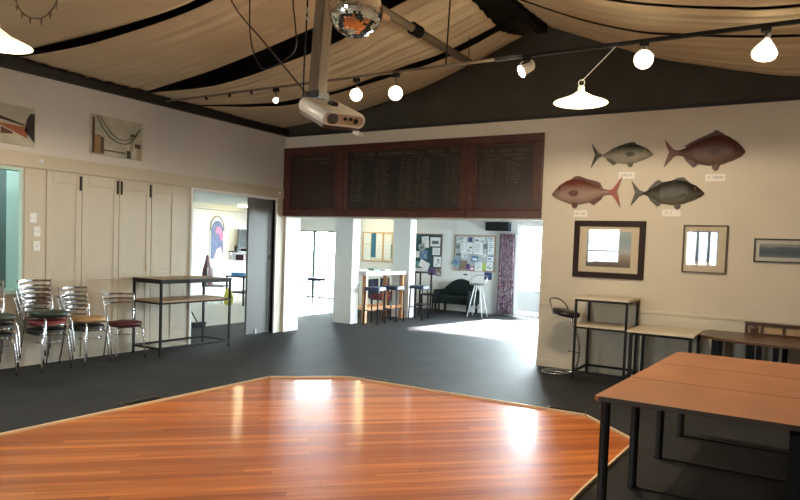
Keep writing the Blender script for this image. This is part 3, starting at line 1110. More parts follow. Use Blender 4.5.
def fish(label, cx, cz, Lf, H, face, back, belly, fin, tailc, topo, bote, dorsal, pect, split=.0, blotch=.06, tail_h=.40, pelv=True):
    """Half-relief mounted fish; local x runs from nose (0) to tail (1)."""
    t = thing('mounted_fish', label, 'mounted fish', (cx, -0.004, cz), 0, 'mounted fish on the back wall')
    if face > 0:
        t.scale = (-1, 1, 1)
    t.location.x = cx
    X = lambda u: (u - .5) * Lf
    fm = fish_mat('fish_skin_%d' % int(cx * 100), back, belly, split * H, .2 * H, blotch)
    finm = mat('fish_fin_%d' % int(cx * 100), fin, .5, noise=.35, nscale=20)
    tailm = mat('fish_tail_%d' % int(cx * 100), tailc, .5, noise=.3, nscale=18)
    NS, NA = 40, 14
    vs, fs = [], []
    for i in range(NS + 1):
        u = .86 * i / NS
        zt, zb = interp(topo, u) * H, interp(bote, u) * H
        th = min(.075, .30 * (zt - zb)) * min(1, (u / .05) ** .5 + .15)
        for k in range(NA + 1):
            a = PI * k / NA
            zz = (zt + zb) / 2 + (zt - zb) / 2 * math.cos(a)
            vs.append((X(u), -th * math.sin(a), zz))
    for i in range(NS):
        for k in range(NA):
            a = i * (NA + 1) + k
            fs.append((a, a + 1, a + NA + 2, a + NA + 1))
    fs.append(tuple(range(NA + 1)))
    fs.append(tuple(NS * (NA + 1) + k for k in range(NA + 1)))
    MB().add(vs, fs).build('body', fm, t, smooth=True)

    def finpoly(name, pts, y0, y1, m):
        b_ = MB()
        b_.prism([(X(u), z * H) for u, z in pts], -y1, -y0, Matrix(((1, 0, 0, 0), (0, 0, 1, 0), (0, 1, 0, 0), (0, 0, 0, 1))))
        # prism z -> world y : handled by matrix (x, z, y)
        return b_.build(name, m, t, bevel=.0)
    finpoly('dorsal_fin', dorsal, .006, .020, finm)
    tp = [(.83, .06), (.88, .10), (1.0, tail_h), (.965, tail_h * .45), (.935, .02), (.965, -tail_h * .45), (.995, -tail_h), (.88, -.10), (.83, -.06)]
    finpoly('tail_fin', tp, .004, .022, tailm)
    ua = .60
    finpoly('anal_fin', [(ua - .06, interp(bote, ua - .06) + .05), (ua + .02, interp(bote, ua) - .13), (ua + .12, interp(bote, ua + .12) - .07), (ua + .16, interp(bote, ua + .16) + .04)], .006, .018, finm)
    if pelv:
        finpoly('pelvic_fin', [(.30, interp(bote, .30) + .05), (.315, interp(bote, .32) - .11), (.35, interp(bote, .35) - .14), (.385, interp(bote, .37) - .08), (.38, interp(bote, .38) + .05)], .012, .028, finm)
    px = pect
    o = finpoly('pectoral_fin', [(px, -.02), (px + .05, .06), (px + .13, .05), (px + .16, -.04), (px + .10, -.14), (px + .03, -.10)], .0, .012, finm)
    o.location.y = -.074
    eu = .125
    ez = (interp(topo, eu) * .42 + interp(bote, eu) * .05) * H + .02 * H
    y = -.045
    for nm, r, m, yy in (('eye_ring', .017, M_EYERING, y), ('eye', .011, M_EYE, y - .008)):
        q = Matrix(((1, 0, 0, X(eu)), (0, 0, -1, yy), (0, 1, 0, ez), (0, 0, 0, 1)))
        MB().lathe([(r, -.02), (r, .004), (r * .6, .01), (.001, .012)], 14, q).build(nm, m, t, smooth=True)
    # mouth line
    MB().tube([(X(.003), -.02, -.05 * H), (X(.03), -.036, -.075 * H), (X(.06), -.045, -.085 * H)], .004, 6).build('mouth', mat('fish_mouth', (.10, .05, .04), .5), t)
    return t


snapT = [(0, -.02), (.04, .10), (.12, .27), (.22, .40), (.32, .45), (.45, .40), (.60, .27), (.72, .13), (.80, .075), (.86, .07)]
snapB = [(0, -.06), (.05, -.17), (.15, -.27), (.28, -.36), (.42, -.38), (.55, -.33), (.66, -.22), (.76, -.10), (.82, -.075), (.86, -.07)]
trevT = [(0, -.02), (.04, .08), (.12, .23), (.25, .37), (.38, .41), (.52, .36), (.68, .19), (.80, .05), (.86, .04)]
trevB = [(0, -.06), (.05, -.15), (.15, -.26), (.28, -.36), (.40, -.40), (.55, -.35), (.70, -.19), (.80, -.06), (.86, -.04)]
fish('green backed silver fish mounted at upper left of the four', 5.905, 2.93, .80, .33, 1, (.028, .040, .020), (.34, .32, .26), (.06, .065, .04), (.07, .06, .04), trevT, trevB,
     [(.24, .33), (.30, .47), (.36, .46), (.44, .42), (.56, .33), (.66, .22), (.72, .12), (.50, .30)], .26, split=.10, tail_h=.50)
fish('large dark red fish mounted at upper right, biggest of the four', 6.905, 2.92, .93, .46, 1, (.085, .022, .015), (.14, .085, .06), (.08, .028, .02), (.15, .035, .026), snapT, snapB,
     [(.22, .38), (.30, .50), (.36, .57), (.40, .50), (.52, .40), (.66, .27), (.74, .17), (.70, .10), (.45, .32)], .27, split=-.06, blotch=.12, tail_h=.38)
fish('pink and red fish facing left, nearest the honours board', 5.455, 2.435, .95, .42, -1, (.13, .030, .018), (.34, .24, .19), (.12, .035, .025), (.34, .075, .05), snapT, snapB,
     [(.16, .30), (.28, .44), (.34, .53), (.40, .53), (.52, .43), (.64, .36), (.70, .30), (.74, .13), (.50, .30)], .26, split=.07, blotch=.08, tail_h=.48)
fish('dark grey fish mounted at lower right of the four', 6.495, 2.42, .89, .40, 1, (.022, .021, .015), (.14, .13, .10), (.035, .03, .02), (.06, .05, .035), trevT, trevB,
     [(.18, .28), (.28, .48), (.36, .46), (.46, .36), (.56, .34), (.62, .42), (.66, .36), (.76, .12), (.50, .28)], .24, split=-.10, blotch=.14, tail_h=.42)

M_CARD = mat('white_card', (.88, .87, .83), .6)
M_INK = mat('grey_ink', (.35, .33, .32), .6)
for (x, z, w, wh) in ((5.985, 2.655, .21, 'green backed fish'), (7.055, 2.60, .23, 'large dark red fish'), (5.395, 2.15, .19, 'pink and red fish'), (6.565, 2.165, .22, 'dark grey fish')):
    t = thing('name_card', 'small white card on the wall below the %s' % wh, 'card', (x, 0, z), 0, 'cards below the fish')
    MB().box(-w / 2, w / 2, -.006, 0, -.044, .044).build('card', M_CARD, t)
    b = MB()
    r = random.Random(int(x * 10))
    glyph_row(b, -w * .36, w * .36, -.012, .026, r, .026)
    o = b.build('handwriting', M_INK, t, fix=False)
    o.location.y = -.0062

# ------------------------------------------------------------------ pictures
def landscape_mat(name, stops, axis='Z', scale=1.0, off=0.0, noise=.06):
    """Bands of colour along local z, softened by noise."""
    m = bpy.data.materials.new(name)
    m.use_nodes = True
    nt = m.node_tree
    L = nt.links.new
    b_ = nt.nodes['Principled BSDF']
    b_.inputs['Roughness'].default_value = .5
    tc = nt.nodes.new('ShaderNodeTexCoord')
    sp = nt.nodes.new('ShaderNodeSeparateXYZ')
    L(tc.outputs['Object'], sp.inputs['Vector'])
    no = nt.nodes.new('ShaderNodeTexNoise')
    no.inputs['Scale'].default_value = 14
    no.inputs['Detail'].default_value = 5
    L(tc.outputs['Object'], no.inputs['Vector'])
    ma = nt.nodes.new('ShaderNodeMath')
    ma.operation = 'MULTIPLY_ADD'
    ma.inputs[1].default_value = noise
    L(no.outputs['Fac'], ma.inputs[0])
    L(sp.outputs[axis], ma.inputs[2])
    mr = nt.nodes.new('ShaderNodeMapRange')
    mr.inputs['From Min'].default_value = off - scale / 2 + noise / 2
    mr.inputs['From Max'].default_value = off + scale / 2 + noise / 2
    L(ma.outputs['Value'], mr.inputs['Value'])
    cr = nt.nodes.new('ShaderNodeValToRGB')
    e = cr.color_ramp.elements
    e[0].position, e[0].color = stops[0][0], (*stops[0][1], 1)
    e[1].position, e[1].color = stops[-1][0], (*stops[-1][1], 1)
    for p_, c_ in stops[1:-1]:
        k_ = e.new(p_)
        k_.color = (*c_, 1)
    L(mr.outputs['Result'], cr.inputs['Fac'])
    L(cr.outputs['Color'], b_.inputs['Base Color'])
    return m


def framed(label, x0, x1, z0, z1, fw, fm, matm, pic, px0, px1, pz0, pz1, tilt=0.0):
    cx, cz = (x0 + x1) / 2, (z0 + z1) / 2
    w, h = x1 - x0, z1 - z0
    t = thing('framed_picture', label, 'picture', (cx, 0, cz), 0, 'framed pictures on the back wall')
    b = MB()
    for (a, c, e, f) in ((-w / 2, w / 2, -h / 2, -h / 2 + fw), (-w / 2, w / 2, h / 2 - fw, h / 2), (-w / 2, -w / 2 + fw, -h / 2 + fw, h / 2 - fw), (w / 2 - fw, w / 2, -h / 2 + fw, h / 2 - fw)):
        b.box(a, c, -.035, 0, e, f)
    b.build('frame', fm, t, bevel=.004)
    MB().box(-w / 2 + fw, w / 2 - fw, -.012, -.004, -h / 2 + fw, h / 2 - fw).build('mount', matm, t)
    MB().box(px0 - cx, px1 - cx, -.015, -.012, pz0 - cz, pz1 - cz).build('print', pic, t)
    MB().box(-w / 2 + fw, w / 2 - fw, -.024, -.021, -h / 2 + fw, h / 2 - fw).build('glass', M_GLASS, t)
    return t


M_FRDARK = mat('dark_brown_frame', (.022, .009, .007), .5, spec=.2)
M_FRTHIN = mat('thin_bronze_frame', (.10, .065, .04), .35)
M_MOUNT = mat('cream_mount', (.62, .54, .40), .7)
M_MOUNT2 = mat('white_mount', (.62, .62, .56), .7)
framed('large picture in a wide dark brown frame, right of the opening', 5.325, 6.265, 1.29, 2.055, .075, M_FRDARK, M_MOUNT,
       landscape_mat('beach_print', [(0, (.09, .07, .05)), (.18, (.16, .12, .09)), (.3, (.30, .24, .17)), (.45, (.42, .46, .46)), (.7, (.25, .36, .40)), (1, (.36, .46, .48))], scale=.5),
       5.50, 6.09, 1.44, 1.91)
framed('upright picture in a thin bronze frame, between the other two pictures', 6.725, 7.235, 1.42, 2.015, .016, M_FRTHIN, M_MOUNT,
       landscape_mat('boat_print', [(0, (.05, .08, .14)), (.3, (.08, .12, .18)), (.5, (.20, .26, .32)), (1, (.10, .14, .20))], scale=.36, off=.02),
       6.83, 7.13, 1.56, 1.94)
framed('wide low picture in a thin black frame at the right edge', 7.525, 8.25, 1.585, 1.865, .014, mat('thin_black_frame', (.02, .018, .015), .35), M_MOUNT2,
       landscape_mat('sea_panorama', [(0, (.16, .20, .22)), (.3, (.06, .09, .14)), (.7, (.10, .13, .17)), (.8, (.28, .30, .28)), (1, (.34, .35, .30))], scale=.17),
       7.585, 8.17, 1.645, 1.805)

# canvases on the left wall
t = thing('canvas_painting', 'painting of swagged ropes and columns on a deep canvas, left wall', 'painting', (0, -3.27, 2.92))
MB().box(0, .045, -.37, .37, -.255, .255).build('canvas', mat('canvas_ground', (.46, .44, .34), .7, noise=.25, nscale=5), t)


def on_canvas(nm, pts, r, m, x=.0465):
    return MB().tube(smoothpath([(x, y, z) for y, z in pts], 6), r, 6).build(nm, m, t, smooth=True)


M_ROPE = mat('dark_olive_paint', (.045, .05, .03), .6)
on_canvas('painted_rope', [(-.30, .24), (-.22, .10), (-.10, -.02), (.06, -.07), (.20, -.02), (.31, .14)], .007, M_ROPE)
on_canvas('painted_rope', [(-.26, .24), (-.17, .12), (-.05, .01), (.08, -.02), (.22, .04), (.33, .17)], .006, M_ROPE)
for (y0, y1, z0, z1, c) in ((-.365, -.33, -.24, .22, (.07, .03, .02)), (-.33, -.25, -.25, .0, (.30, .17, .06)), (-.25, -.20, -.24, -.02, (.09, .05, .05)),
                            (-.20, .12, -.20, -.18, (.10, .09, .05)), (.13, .19, -.25, -.15, (.04, .04, .03)), (.17, .23, -.15, .05, (.32, .28, .2)),
                            (.25, .34, -.10, -.04, (.08, .035, .025)), (.28, .35, -.25, -.10, (.34, .27, .18)), (.18, .25, .05, .08, (.03, .025, .02))):
    MB().box(.045, .047, y0, y1, z0, z1).build('painted_shape', mat('paint_%d' % int((y0 + 1) * 1000), c, .7, noise=.2), t)

t = thing('canvas_painting', 'multi panel painting with a dark curved shape at left edge', 'painting', (0, -4.76, 2.86))
for (y0, y1) in ((-.42, -.02), (.0, .42)):
    MB().box(0, .03, y0, y1, -.225, .225).build('canvas', mat('canvas_ground_two', (.44, .42, .33), .7, noise=.15, nscale=5), t)
for k, (pts, c) in enumerate((([(-.42, .10), (-.1, .12), (.05, .075), (.30, .02), (.30, .0), (.05, .04), (-.1, .06), (-.42, .05)], (.035, .02, .015)),
                              ([(-.10, -.02), (.02, .0), (.33, -.01), (.33, -.14), (.05, -.03)], (.30, .09, .04)),
                              ([(.04, -.04), (.17, -.09), (.17, -.11), (.04, -.12)], (.10, .03, .02)),
                              ([(.33, .09), (.37, .16), (.415, .16), (.415, -.18), (.30, -.05)], (.02, .016, .014)))):
    b = MB().prism(pts, .030, .032, YZ)
    b.build('painted_shape', mat('paint_b%d' % k, c, .7, noise=.15), t)

# switches and sensors on the left wall
for (y, z, lab) in ((-4.345, 1.79, 'white light switch plate, top of three beside the hatch'), (-4.30, 1.625, 'white light switch plate, middle of three beside the hatch'),
                    (-4.30, 1.45, 'white light switch plate, lowest of three beside the hatch')):
    t = thing('light_switch', lab, 'light switch', (.012, y, z), 0, 'switch plates beside the hatch')
    MB().box(0, .010, -.04, .04, -.06, .06).build('plate', M_WHITE, t, bevel=.003)
    for s in ((-.02, .02) if z > 1.5 else (0,)):
        MB().box(.010, .016, s - .008, s + .008, -.014, .014).build('rocker', M_GREYWHITE, t)
for (y, z, lab) in ((-4.27, 2.475, 'small white dome on the cream band near the hatch'), (-.16, 2.47, 'small white dome on the cream band beside the honours board')):
    t = thing('dome_sensor', lab, 'sensor', (.035, y, z), 0, 'small domes on the cream band')
    q = Matrix(((0, 0, 1, 0), (1, 0, 0, 0), (0, 1, 0, 0), (0, 0, 0, 1)))
    MB().lathe([(.03, 0), (.03, .01)], 16, q).build('base', M_WHITE, t)
    MB().lathe([(.026, .01), (.02, .024), (.002, .03)], 16, q).build('dome', M_WHITE, t, smooth=True)

# ------------------------------------------------------------------ tall open tables


def tall_table(label, x0, x1, y0, y1, H, zs, top_m, shelf_ext, group='tall black framed tables'):
    t = thing('tall_table', label, 'table', ((x0 + x1) / 2, (y0 + y1) / 2, 0), 0, group)
    w, d = x1 - x0, y1 - y0
    s = .028
    for sx in (-1, 1):
        for sy in (-1, 1):
            X, Y = sx * (w / 2 - s / 2), sy * (d / 2 - s / 2)
            MB().box(X - s / 2, X + s / 2, Y - s / 2, Y + s / 2, 0, H - .03).build('leg', M_BLACKMETAL, t)
    for z in (H - .03 - s, .09):
        b = MB()
        for sx in (-1, 1):
            X = sx * (w / 2 - s / 2)
            b.box(X - s / 2, X + s / 2, -d / 2 + s, d / 2 - s, z, z + s)
        for sy in (-1, 1):
            Y = sy * (d / 2 - s / 2)
            b.box(-w / 2 + s, w / 2 - s, Y - s / 2, Y + s / 2, z, z + s)
        b.build('top_rail' if z > .5 else 'bottom_rail', M_BLACKMETAL, t)
    b = MB()
    for (a, c, e, f) in ((-w / 2 - .004, w / 2 + .004, -d / 2 - .004, -d / 2 + .022), (-w / 2 - .004, w / 2 + .004, d / 2 - .022, d / 2 + .004),
                         (-w / 2 - .004, -w / 2 + .022, -d / 2 + .022, d / 2 - .022), (w / 2 - .022, w / 2 + .004, -d / 2 + .022, d / 2 - .022)):
        b.box(a, c, e, f, H - .03, H)
    b.build('edge_frame', M_BLACKMETAL if top_m is M_TAN else top_m, t)
    MB().box(-w / 2 + .022, w / 2 - .022, -d / 2 + .022, d / 2 - .022, H - .026, H + .002).build('tabletop', top_m, t)
    b = MB()
    a0, a1, c0, c1 = shelf_ext
    sh = MB().box(-w / 2 + a0, w / 2 - a1, -d / 2 + c0, d / 2 - c1, zs, zs + .022).build('shelf', top_m, t)
    for sy in (-1, 1):
        Y = sy * (d / 2 - s / 2)
        b.box(-w / 2 + s, w / 2 - s, Y - s / 2, Y + s / 2, zs - .022, zs)
    for sx in (-1, 1):
        X = sx * (w / 2 - s / 2)
        b.box(X - s / 2, X + s / 2, -d / 2 + s, d / 2 - s, zs - .022, zs)
    b.build('shelf_rail', M_BLACKMETAL, t)
    return t


tall_table('long tall black framed table with a shelf, against the folding doors', .05, .65, -3.02, -1.79, 1.045, .73, M_TAN, (.028, .028, .028, .028))
tall_table('short tall black framed table with pale top beneath the wide dark frame', 5.575, 6.235, -.66, -.035, 1.06, .68, M_PALETOP, (.028, .028, .028, .028))

# ------------------------------------------------------------------ front row of red brown tables
labs = ['nearest of three red brown tables pushed together, at lower right', 'middle of the three red brown tables pushed together', 'farthest of the three red brown tables, nearest the back wall']
for k, (x0, y0, y1, legs) in enumerate(((6.97, -4.75, -3.972, ((.06, .06), (.115, .66))), (7.01, -3.968, -3.192, ((.11, .66),)), (7.05, -3.188, -2.41, ((.115, .66),)))):
    t = thing('dining_table', labs[k], 'table', (x0, y0, 0), 0, 'red brown tables pushed together')
    Lx = 8.85 - x0
    dpt = y1 - y0
    MB().prism(([(.02, 0)] if k == 0 else [(0, 0)]) + [(Lx, 0), (Lx, dpt), (.04, dpt)] + ([(.0, .02)] if k == 0 else []), .712, .742).build('tabletop', [M_TABLE], t, bevel=.004)
    M_EDGE = mat('brown_edge', (.05, .028, .02), .5)
    MB().box(.03, Lx, -.0015, .0035, .713, .7428).build('edge_strip', M_EDGE, t)
    MB().box(.05, Lx, dpt - .0035, dpt + .0015, .713, .7428).build('edge_strip', M_EDGE, t)
    for (lx, ly) in legs:
        MB().lathe([(.034, 0), (.034, .015), (.030, .02), (.030, .712)], 16, Matrix.Translation((lx, ly, 0))).build('leg', M_BLACKMETAL, t, smooth='auto')
    for (lx, ly) in ((Lx - .1, .1), (Lx - .1, .66)):
        MB().lathe([(.034, 0), (.034, .015), (.030, .02), (.030, .712)], 16, Matrix.Translation((lx, ly, 0))).build('leg', M_BLACKMETAL, t, smooth='auto')
    MB().box(legs[-1][0] + .03, 1.04, .64, .68, 0.0, .016).build('foot_rail', M_BLACKMETAL, t, bevel=.005)
    MB().box(1.04, 1.10, .12, dpt - .06, 0, .66).build('centre_panel', M_BLACKMETAL, t)
    MB().box(.1, Lx - .13, .64, .68, .66, .712).build('under_rail', M_BLACKMETAL, t)

# ------------------------------------------------------------------ tables along the back wall
t = thing('low_table', 'square pale topped table with black legs, beside the tall table', 'table', (6.67, -.46, 0))
MB().box(-.39, .36, -.41, .40, .695, .72).build('tabletop', M_PALETOP, t, bevel=.004)
MB().box(-.36, .33, -.38, .37, .665, .695).build('under_frame', M_BLACKMETAL, t)
for sx, sy in ((-.345, -.365), (.315, -.365), (.315, .355), (-.345, .355)):
    MB().box(sx - .018, sx + .018, sy - .018, sy + .018, 0, .665).build('leg', M_BLACKMETAL, t)

t = thing('oval_table', 'dark wooden table with a curved front edge, below the wide low picture', 'table', (8.08, -.52, 0))
pl = [(-.97, .44), (-1.03, .30), (-1.04, -.02), (-.98, -.24), (-.75, -.42), (-.40, -.53), (0, -.57), (.4, -.53), (.75, -.42), (.98, -.24), (1.04, .0), (.97, .44)]
MB().prism(pl, .70, .732).build('tabletop', M_DKWOOD, t, bevel=.006)
for (x, y) in ((-.85, .30), (-.85, -.18), (.85, .30), (.85, -.18)):
    MB().box(x - .035, x + .035, y - .035, y + .035, 0, .70).build('leg', M_BLACKMETAL, t)
for (x, y) in ((-.50, -.30), (-.50, .25), (-.40, -.30), (-.24, -.28), (-.16, .22)):
    MB().box(x - .028, x + .028, y - .028, y + .028, 0, .70).build('leg', M_BLACKMETAL, t)

t = thing('panelled_box', 'long carved wooden box with a round boss, standing on the curved table', 'box', (7.5, -.18, .732))
b = MB().box(0, .95, .02, .12, 0, .125)
b.build('body', M_TAN, t, bevel=.003)
b = MB()
b.box(-.01, .96, 0, .02, .105, .13).box(-.01, .96, 0, .02, 0, .02)
b.box(-.01, .015, 0, .02, .02, .105).box(.155, .18, 0, .02, .02, .105).box(.38, .405, 0, .02, .02, .105).box(.65, .675, 0, .02, .02, .105).box(.935, .96, 0, .02, .02, .105)
b.build('frame', M_DKWOOD, t, bevel=.003)
MB().box(-.015, .965, -.005, .125, .125, .14).build('lid', M_DKWOOD, t)
q = Matrix(((1, 0, 0, .085), (0, 0, -1, .018), (0, 1, 0, .062), (0, 0, 0, 1)))
MB().lathe([(.048, 0), (.048, .014), (.03, .016), (.028, .01), (.001, .014)], 18, q).build('boss', M_DKWOOD, t, smooth='auto')

# ------------------------------------------------------------------ chrome chairs on the left


def seat_mat(n, c):
    return mat('vinyl_' + n, c, .45, noise=.1)


SEATC = {'green': seat_mat('green', (.016, .030, .018)), 'red': seat_mat('red', (.16, .018, .02)), 'black': seat_mat('black', (.012, .012, .014)),
         'tan': seat_mat('tan', (.40, .25, .11)), 'maroon': seat_mat('maroon', (.075, .010, .016))}


def make_chair():
    """Chrome stacking chair, seat centre at local origin, facing +x."""
    t = thing('stacking_chair', 'chrome chair', 'chair')
    q = Matrix.Translation((0, 0, .435))
    MB().lathe([(.02, -.008), (.185, -.008), (.203, .008), (.208, .026), (.198, .046), (.14, .058), (.001, .060)], 32, q).build('seat', SEATC['maroon'], t, smooth=True)
    ring = [(.165 * math.cos(a), .165 * math.sin(a), .426) for a in [2 * PI * k / 24 for k in range(24)]]
    MB().tube(ring, .009, 8, closed=True).build('seat_ring', M_CHROME, t, smooth=True)
    MB().tube([(.175 * math.cos(a), .175 * math.sin(a), .335) for a in [-1.2 + 2.4 * k / 14 for k in range(15)]], .007, 8).build('stretcher', M_CHROME, t, smooth=True)
    for sy in (-1, 1):
        MB().tube(smoothpath([(.10, sy * .13, .426), (.155, sy * .155, .40), (.175, sy * .168, .30), (.20, sy * .185, 0.0)], 5), .0092, 10).build('leg', M_CHROME, t, smooth=True)
        MB().tube(smoothpath([(-.235, sy * .185, 0), (-.20, sy * .175, .22), (-.175, sy * .165, .43), (-.20, sy * .18, .60), (-.265, sy * .205, .845)], 6), .0092, 10).build('leg', M_CHROME, t, smooth=True)
    for k in range(5):
        f = k / 4
        z = .59 + .235 * f
        xb = -.197 - .062 * f
        hw = .178 + .024 * f
        pts = [(xb - .045 * math.cos(PI / 2 * v), hw * v, z + .006 * math.cos(PI / 2 * v)) for v in [-1 + 2 * i / 10 for i in range(11)]]
        b_ = MB()
        vs, fs = [], []
        for p in pts:
            for dx, dz in ((-.004, -.011), (.004, -.011), (.004, .011), (-.004, .011)):
                vs.append((p[0] + dx, p[1], p[2] + dz))
        for i in range(10):
            for j in range(4):
                fs.append((i * 4 + j, i * 4 + (j + 1) % 4, i * 4 + 4 + (j + 1) % 4, i * 4 + 4 + j))
        fs += [(0, 1, 2, 3), (43, 42, 41, 40)]
        b_.add(vs, fs).build('back_slat', M_CHROME, t, smooth='auto')
    return t


chair0 = make_chair()
used = []


def place_chair(x, y, rz, z, colour, label, group):
    o = chair0 if not used else copy_tree(chair0)
    used.append(o)
    o.location = (x, y, z)
    o.rotation_euler = (0, 0, rz)
    tag(o, label, 'chair', group)
    for ch in o.children:
        if ch.name.split('.')[0] == 'seat':
            if len(used) > 1:
                ch.data = ch.data.copy()
            ch.data.materials[0] = SEATC[colour]
    return o


ST = .105
place_chair(.35, -3.33, -.24, 0, 'maroon', 'single chrome chair with a dark maroon seat beside the tall table', 'chrome chairs along the left wall')
for k, (c, lab) in enumerate((('black', 'black seated chrome chair under the tan seated one'), ('tan', 'chrome chair with a round tan seat on top of a black one'))):
    place_chair(.335 + .035 * k, -3.86, .16, k * ST, c, lab, 'chrome chairs along the left wall')
for k, (c, lab) in enumerate((('black', 'black seated chrome chair at the bottom of the stack of three'), ('red', 'red seated chrome chair in the middle of the stack of three'),
                              ('green', 'dark green seated chrome chair on top of the stack of three'))):
    place_chair(.335 + .035 * k, -4.36, .12, k * ST, c, lab, 'chrome chairs along the left wall')
for k, (c, lab) in enumerate((('black', 'black seated chrome chair at the bottom of the leftmost stack'), ('black', 'black seated chrome chair in the middle of the leftmost stack'),
                              ('green', 'dark green seated chrome chair on top of the leftmost stack, cut by the frame'))):
    place_chair(.335 + .035 * k, -4.96, -.05, k * ST, c, lab, 'chrome chairs along the left wall')

for o in sorted([c for c in chair0.children if c.name.split('.')[0] == 'back_slat'], key=lambda c: c.data.vertices[0].co.z)[:2]:
    bpy.data.objects.remove(o)          # the single chair has three slats only

# ------------------------------------------------------------------ chrome swivel bar stool by the back wall
t = thing('bar_stool', 'chrome bar stool with black seat and curved stem, left of the short tall table', 'bar stool', (5.27, -.36, 0))
M_BLACKVINYL = mat('black_vinyl', (.016, .016, .018), .35)
MB().tube([(.185 * math.cos(a), .185 * math.sin(a), .012) for a in [2 * PI * k / 32 for k in range(32)]], .012, 10, closed=True).build('base_ring', M_CHROME, t, smooth=True)
MB().tube([(-.18, 0, .014), (.18, 0, .014)], .011, 8).build('base_bar', M_CHROME, t, smooth=True)
MB().tube(smoothpath([(.17, .01, .02), (.25, .02, .08), (.29, .03, .28), (.27, .03, .50), (.19, .02, .70), (.13, .02, .80)], 6), .018, 10).build('stem', M_CHROME, t, smooth=True)
MB().tube([(.18, -.03, .33), (.20, -.15, .33), (.34, -.15, .33), (.30, .02, .33)], .008, 8).build('foot_rest', M_CHROME, t, smooth=True)
q = Matrix.Translation((.10, 0, .79)) @ Matrix.Rotation(math.radians(10), 4, 'Y')
MB().lathe([(.06, -.02), (.165, -.01), (.185, .018), (.18, .05), (.12, .062), (.001, .064)], 28, q).build('seat', M_BLACKVINYL, t, smooth=True)
MB().tube(smoothpath([(-.02, -.15, .80), (-.06, -.13, .90), (-.10, -.08, .985), (-.06, 0, 1.0), (.0, .08, .97), (.06, .13, .90), (.10, .15, .81)], 6), .011, 10).build('back_hoop', M_CHROME, t, smooth=True)

# ------------------------------------------------------------------ ANNEX (seen through the opening)
M_BLUEVINYL = mat('navy_vinyl', (.016, .035, .085), .4)


def make_stool():
    t = thing('bar_stool', 'stool', 'bar stool')
    MB().prism(rrect(.36, .36, .05), .69, .765).build('seat', M_BLUEVINYL, t, bevel=.012)
    for sx in (-1, 1):
        for sy in (-1, 1):
            MB().tube([(sx * .145, sy * .145, .70), (sx * .165, sy * .165, 0)], .015, 8).build('leg', M_DKSTEEL, t, smooth=True)
    b_ = MB()
    for z, o_ in ((.28, .157),):
        b_.tube([(o_, o_, z), (-o_, o_, z), (-o_, -o_, z), (o_, -o_, z)], .009, 8, closed=True)
    b_.build('foot_rail', M_DKSTEEL, t)
    return t


st0 = make_stool()
su = []
for (x, y, rz, lab) in ((.50, 2.22, .1, 'navy topped bar stool at the near end of the white bar table'),
                        (.52, 2.90, .05, 'navy topped bar stool second along the front of the white bar table'),
                        (-.48, 2.62, .1, 'navy topped bar stool mostly hidden behind the near end of the bar table'),
                        (.69, 3.67, .1, 'navy topped bar stool just right of the far column'),
                        (-2.35, 3.75, .3, 'navy topped bar stool alone in front of the bright glazed doors')):
    o = st0 if not su else copy_tree(st0)
    su.append(o)
    o.location = (x, y, 0)
    o.rotation_euler = (0, 0, rz)
    tag(o, lab, 'bar stool', 'navy topped bar stools')

t = thing('bar_table', 'white topped high bar table with orange timber legs between the columns', 'table', (.08, 2.90, 0))
MB().box(-.32, .26, -.79, .76, .99, 1.07).build('tabletop', M_WHITE, t, bevel=.004)
for (x, y) in ((.19, -.72), (.19, .69), (-.26, -.72), (-.26, .69)):
    MB().box(x - .045, x + .045, y - .035, y + .035, 0, .99).build('leg', M_ORANGEWOOD, t, bevel=.004)
MB().box(.165, .205, -.685, .655, .24, .31).build('foot_rail', M_ORANGEWOOD, t)
MB().box(-.28, -.24, -.685, .655, .24, .31).build('foot_rail', M_ORANGEWOOD, t)
for (x, y, w, d, h, m, lab) in ((-.10, 2.5, .2, .28, .03, M_WHITE, 'white folded leaflets on the bar table, nearest the near column'),
                                (-.06, 2.95, .18, .26, .05, mat('grey_green', (.25, .33, .3), .6), 'grey green folder on the bar table'),
                                (-.08, 3.4, .2, .24, .03, M_CARD, 'white paper pile on the bar table, nearest the far column')):
    o = tag(MB().box(-w / 2, w / 2, -d / 2, d / 2, 0, h).build('leaflet_stack', m, bevel=.004), lab, 'papers', 'papers on the bar table')
    o.location = (x, y, 1.07)

# low red chairs behind the bar table
for (x, y, lab) in ((-.75, 4.35, 'low dark red seat seen under the bar table, left one'), (-.95, 5.15, 'low dark red seat seen under the bar table, right one')):
    t = thing('low_chair', lab, 'chair', (x, y, 0), .2, 'low dark red seats behind the bar table')
    MB().box(-.25, .25, -.25, .25, .30, .44).build('seat', mat('dark_red_cloth', (.16, .02, .025), .8), t, bevel=.03)
    MB().box(-.29, -.22, -.25, .25, .34, .80).build('backrest', mat('dark_navy_cloth', (.02, .025, .05), .8), t, bevel=.02)
    for sx in (-.2, .2):
        for sy in (-.2, .2):
            MB().box(sx - .02, sx + .02, sy - .02, sy + .02, 0, .30).build('leg', M_BLACKMETAL, t)

